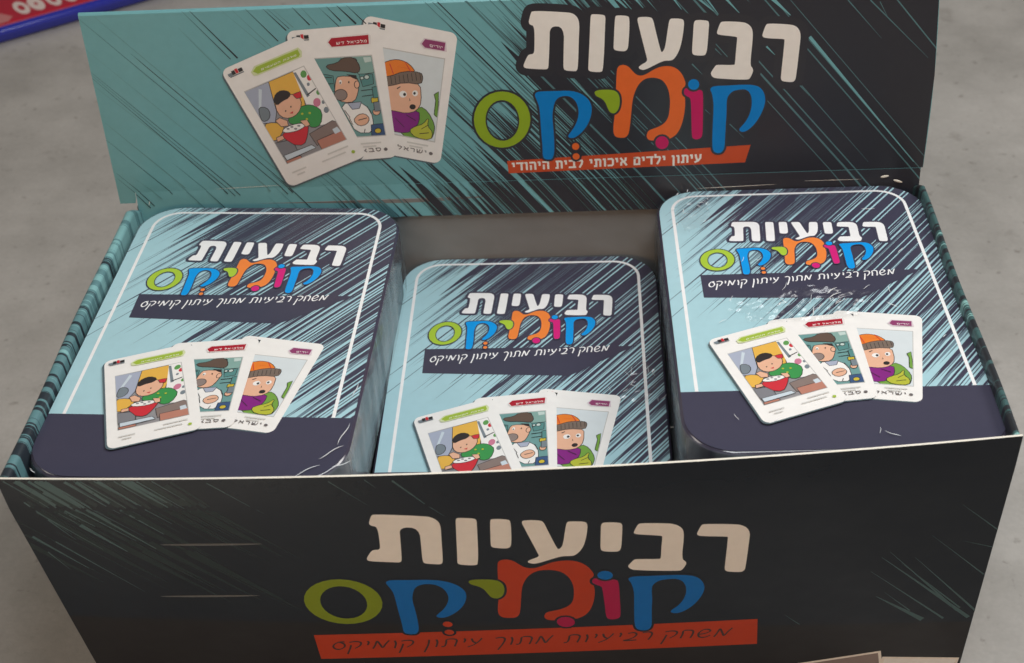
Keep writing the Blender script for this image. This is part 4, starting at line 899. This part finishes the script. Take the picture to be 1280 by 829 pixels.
def make_tin():
    t = thing('card_tin', '', 'tin', (0, 0, 0), GROUP)
    lid = MB()
    prof = [(0.0, 16.0), (0.0, TH - 1.9), (0.18, TH - 1.0), (0.7, TH - .38), (1.5, TH - .06), (2.2, TH)]
    lid.grid([ring(i, z) for i, z in prof[:3]], 'tin_side', True, True)
    lid.grid([ring(i, z) for i, z in prof[2:]], 'tin_edge', True, True)
    lid.poly([round_rect(TW - 4.4, TD - 4.4, TR - 2.2, 10, TX + 2.2, TY + 2.2)], 'tin_teal', tin_map, 0)
    art = round_rect(TW - 2.0, TD - 2.0, TR - 1.0, 10, TX + 1.0, TY + 1.0)
    top = round_rect(TW - 4.0, TD - 4.0, TR - 2.0, 10, TX + 2.0, TY + 2.0)
    lid.poly([[p for p in art]], 'tin_teal', tin_map, .02)
    field = clip(art, [(-20, -112.2), (120, -112.2), (120, 20), (-20, 20)])
    r2 = random.Random(5)

    def bound_t(p):
        return min(41, -10 - .74 * p) + 6 * math.sin(p * .19 + .6) + 5 * math.sin(p * .47)
    S = streaks([field], math.radians(231.5), bound_t, r2, 'tin_navy', 'tin_mid', 'tin_teal', .72, lambda p: .10 if p > -55 else .9, 11, .34, 5.5, 22.0, lambda p: 9.0 if p > -55 else 24.0)
    for mat, poly, layer in S:
        q = clip(poly if area2(poly) > 0 else poly[::-1], field)
        if len(q) > 2 and abs(area2(q)) > 1e-5:
            lid.poly([q], mat, tin_map, .03 + .008 * layer)
    lid.poly([clip(art, [(-20, -160), (120, -160), (120, -112.2), (-20, -112.2)])], 'tin_navy', tin_map, .03)
    # white frame line: up the left side, over the rounded top corners, down the right side
    line = []
    for cx, cy, a0 in ((9.5, -9.5, 180), (74.5, -9.5, 90)):
        line += [(cx + 9.5 * math.cos(math.radians(a0 - 9 * k)), cy + 9.5 * math.sin(math.radians(a0 - 9 * k))) for k in range(11)]
    line = [(0, -112.2)] + line + [(84, -112.2)]
    wd = .55
    for k in range(len(line) - 1):
        a, b2 = Vector(line[k]), Vector(line[k + 1])
        tp = (Vector(line[min(k + 1, len(line) - 1)]) - Vector(line[max(k - 1, 0)])).normalized(); tn_ = (Vector(line[min(k + 2, len(line) - 1)]) - a).normalized()
        na, nb = Vector((-tp.y, tp.x)) * wd, Vector((-tn_.y, tn_.x)) * wd
        q = [tuple(a - na), tuple(b2 - nb), tuple(b2 + nb), tuple(a + na)]
        lid.poly([q if area2(q) > 0 else q[::-1]], 'tin_white', tin_map, .065)
    lo = lid.build('lid', t)
    body = MB()
    body.grid([ring(.9, 0), ring(.9, 16.2)], 'tin_side', True, True)
    body.face([p for p in reversed(ring(.9, 0))], 'tin_metal'); body.face(ring(.9, 16.2), 'tin_metal')
    body.build('tin_body', t)
    mb = MB()
    bt = BANNER_TIN; bt = [bt[0], bt[1], (58.0, -66.2), (81.0, -50.6)]
    bt = bt if area2(bt) > 0 else bt[::-1]
    mb.poly([bt], 'tin_navy', tin_map, .075)
    hand_text(mb, 'משחק רביעיות מתוך עיתון קומיקס', *SCRIPT_TIN, 'tin_white', tin_map, .085, .14)
    mb.build('slogan_banner', lo)
    logo(lo, tin_map, LOGO_ON_TIN, .56, 1.0, 0.42, .10, (0, 0, 0), halo='tin_navy', whites='tin_white')
    for k in (2, 1, 0):
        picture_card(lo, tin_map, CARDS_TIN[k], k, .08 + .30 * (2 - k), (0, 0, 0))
    # shrink film round the sides, turned in over the rim
    film = MB(); rw = random.Random(9)
    n = 30; N = 4 * (n + 1)
    prof = [(.1, TH - .2, .12), (-.3, TH - 1.8, .3), (-.45, TH - 7, .5), (-.5, TH - 14, .6), (-.4, 8, .6), (-.2, 1, .4)]
    base_w = [rw.uniform(-.5, .7) for _ in range(N)]
    rows = []
    for j, (i, z, amp) in enumerate(prof):
        rows.append(ring(i, z, n, lambda k, amp=amp, j=j: amp * (base_w[k] * .8 + .25 * math.sin(k * 1.7 + j * .9))))
    film.grid(rows, 'film', True, True)
    film.build('shrink_wrap', t)
    return t


def copy_tree(o, parent=None):
    c = o.copy(); COL.objects.link(c)
    if parent:
        c.parent = parent
    for ch in list(o.children):
        copy_tree(ch, c)
    return c


tin0 = make_tin()
POSES = [((-0.13504, 0.14161, -0.00193), (0.01527415, 0.00801749, -0.05346589)),
         ((-0.03838710, 0.14446090, -0.03321163), (0.03080506, -0.00380250, -0.02375858)),
         ((0.05961339, 0.14436363, -0.00530398), (0.00192375, -0.00577189, -0.01139572))]
TIN_LABELS = ['left card tin in the box, its lid level with the front rim',
              'middle card tin sunk lowest in the box, its lower edge hidden behind the front rim',
              'right card tin, glints on its film, its whole front edge showing above the rim']
tins = []
for k in range(3):
    o = tin0 if k == 0 else copy_tree(tin0)
    loc, rot = POSES[k]
    E = Euler(rot, 'XYZ')
    o.rotation_euler = E
    if k == 0:
        o.scale = (1.02, 1.02, 1.02)
    o.location = Vector(loc) + Vector((0, 0, H)) + E.to_matrix() @ (Vector((CX * MM, CY * MM, -TH * MM)) * (1.02 if k == 0 else 1))
    o['label'] = TIN_LABELS[k]
    tins.append(o)

# folds in the film across the tin tops, their glints put in as white
rw = random.Random(21)


def fold(parent, x, y, ang, L, w):
    mb = MB(); rows = []
    for k in range(9):
        t = k / 8; r = w * math.sin(math.pi * t) ** .6 + .01
        px = x + math.cos(ang) * L * (t - .5) + .15 * L * math.sin(t * 5 + x) * -math.sin(ang) * .3
        py = y + math.sin(ang) * L * (t - .5) + .15 * L * math.sin(t * 5 + x) * math.cos(ang) * .3
        rows.append([tin_map(px - math.sin(ang) * r * math.cos(s), py + math.cos(ang) * r * math.cos(s), .75 + r * .9 * math.sin(s)) for s in [math.pi * i / 5 for i in range(6)]])
    mb.grid(rows, 'film_fold')
    return mb.build('film_fold', parent)


for _ in range(18):                                   # right tin: a patch above its cards
    fold(tins[2], rw.gauss(38, 14), rw.gauss(-69, 5), rw.gauss(.95, .35) if rw.random() < .75 else rw.uniform(0, 3), rw.uniform(1.2, 6.5), rw.uniform(.06, .18))
for _ in range(14):                                   # right tin: bubbles down its far left corner
    fold(tins[2], rw.gauss(7, 4), rw.gauss(-9, 9), rw.gauss(1.3, .8), rw.uniform(.8, 3.0), rw.uniform(.06, .2))
for _ in range(8):
    fold(tins[2], rw.uniform(2, 82), rw.uniform(-135, -4), rw.gauss(.9, .6), rw.uniform(1.0, 4.0), rw.uniform(.05, .12))


def film_sheet(parent, cx, cy, rx, ry, rot, seed, amp, wl):
    """a loose, crinkled bit of the clear film lying on the lid"""
    mb = MB(); n, m_ = 96, 72; pts = {}
    for i in range(n + 1):
        for j in range(m_ + 1):
            u, v = 2 * i / n - 1, 2 * j / m_ - 1
            edge = 1 + .45 * mnoise.noise(Vector((u * 2.2, v * 2.2, seed)))
            if (u * u + v * v) ** .5 > edge * .8:
                continue
            x, y = u * rx, v * ry
            X, Y = cx + x * math.cos(rot) - y * math.sin(rot), cy + x * math.sin(rot) + y * math.cos(rot)
            h = amp * abs(mnoise.noise(Vector((x / (wl * 1.6), (y + x * .5) / wl, seed)))) + amp * .5 * abs(mnoise.noise(Vector((x / wl * 1.1, (y - x * .6) / wl * 1.9, seed + 7))))
            pts[i, j] = tin_map(X, Y, .80 + h)
    for i in range(n):
        for j in range(m_):
            k = ((i, j), (i + 1, j), (i + 1, j + 1), (i, j + 1))
            if all(q in pts for q in k):
                mb.face([pts[q] for q in k], 'film_clear', True)
    return mb.build('film_wrinkle', parent, weld=1e-7)


film_sheet(tins[2], 38, -70, 30, 11, .08, 3.0, 2.0, 4.2)
film_sheet(tins[2], 7, -12, 9, 15, -.1, 8.0, 1.8, 3.6)
film_sheet(tins[1], 82, -72, 8, 14, -.1, 5.0, 1.5, 3.8)
for x, y, a, L in ((70, -13, .1, 5), (76, -40, 1.0, 4), (22, -127, .5, 5), (55, -134, 2.6, 5)):
    fold(tins[2], x, y, a, L, .12)
for _ in range(12):                                   # middle tin: beside its frame line
    fold(tins[1], rw.gauss(83, 5), rw.gauss(-72, 6), rw.gauss(1.5, .5), rw.uniform(1.5, 5), rw.uniform(.05, .12))
for x, y, a, L in ((86, -128, .7, 9), (90, -133, .5, 6), (88.5, -120, 1.4, 10), (80, -136, .6, 9), (89, -100, 1.5, 7), (-1, -138, 2.4, 3)):
    fold(tins[0], x, y, a, L, .14)

# ---------------------------------------------------------------- the tray and the pack beyond the box
tray_o = Vector((-0.3575, 0.5560, 0)); tray_d = Vector((0.09, 0.064, 0)).normalized(); tray_n = Vector((-tray_d.y, tray_d.x, 0))


def TP(u, v, z):
    q = tray_o + tray_d * u * MM + tray_n * v * MM
    return (q.x, q.y, z * MM)


tray = thing('plastic_tray', 'shallow blue plastic tray with a rounded rim on the floor behind the box', 'tray', TP(60, 90, 0))
TORG = TP(60, 90, 0)


def tray_ring(ins, z):
    return [TP(x, y, z) for x, y in round_rect(330 - 2 * ins, 200 - 2 * ins, 22 - min(ins, 16), 8, -110 + ins, 2 + ins)]


mb = MB()
mb.grid([tray_ring(i, z) for i, z in ((5, .5), (2.5, 2.5), (1.2, 6), (.6, 8))] , 'blue_plastic', True, True)
mb.grid([tray_ring(i, z) for i, z in ((7.5, 8), (7.5, 2.5))], 'blue_plastic', True, True)
mb.face(tray_ring(7.5, 2.5), 'blue_plastic'); mb.face(tray_ring(5, .5), 'blue_plastic')
mb.build('tray_body', tray, TORG)
mb = MB()
mb.grid([tray_ring(4 + 3.6 * math.cos(a), 8.0 + 3.6 * math.sin(a)) for a in [math.tau * k / 14 for k in range(15)]], 'blue_plastic', True, True)
mb.build('rim', tray, TORG)

pack = thing('game_pack', 'red pack with pale lettering lying in the blue tray', 'pack', TP(60, 100, 3.2))
PORG = TP(60, 100, 3.2)
mb = MB()
prof = [(1.5, 3.2), (0, 4.5), (0, 8.5), (.8, 10), (2.4, 10.5)]


def pack_ring(ins, z):
    return [TP(x, y, z) for x, y in round_rect(280 - 2 * ins, 178 - 2 * ins, 6, 5, -85 + ins, 13 + ins)]


mb.grid([pack_ring(i, z) for i, z in prof], 'pack_red', True, True)
mb.face(pack_ring(2.4, 10.5), 'pack_red'); mb.face(pack_ring(1.5, 3.2), 'pack_red')
wrap = mb.build('wrapper', pack, PORG)


def pack_map(x, y, h):
    return TP(x, y, 10.5 + h)


def ellp(cx, cy, rx, ry, n=24):
    return [(cx + rx * math.cos(math.tau * k / n), cy + ry * math.sin(math.tau * k / n)) for k in range(n)]

for cx, cy, ww, hh, hole in ((27.5, 31, 4.8, 12.5, .42), (38, 31, 5.0, 13, .22), (50, 30, 4.6, 12.5, .42), (61, 30, 4.8, 13, .3)):
    mb = MB()
    mb.poly([ellp(cx, cy, ww, hh), [p for p in reversed(ellp(cx, cy, ww * hole, hh * hole))]], 'pack_white', pack_map, .05)
    mb.build('letter', wrap, PORG)
mb = MB()
mb.poly([[(4, 14), (13, 14.5), (18, 21), (12.5, 31), (0, 31)]], 'pack_pink', pack_map, .05)
mb.build('printed_panel', wrap, PORG)
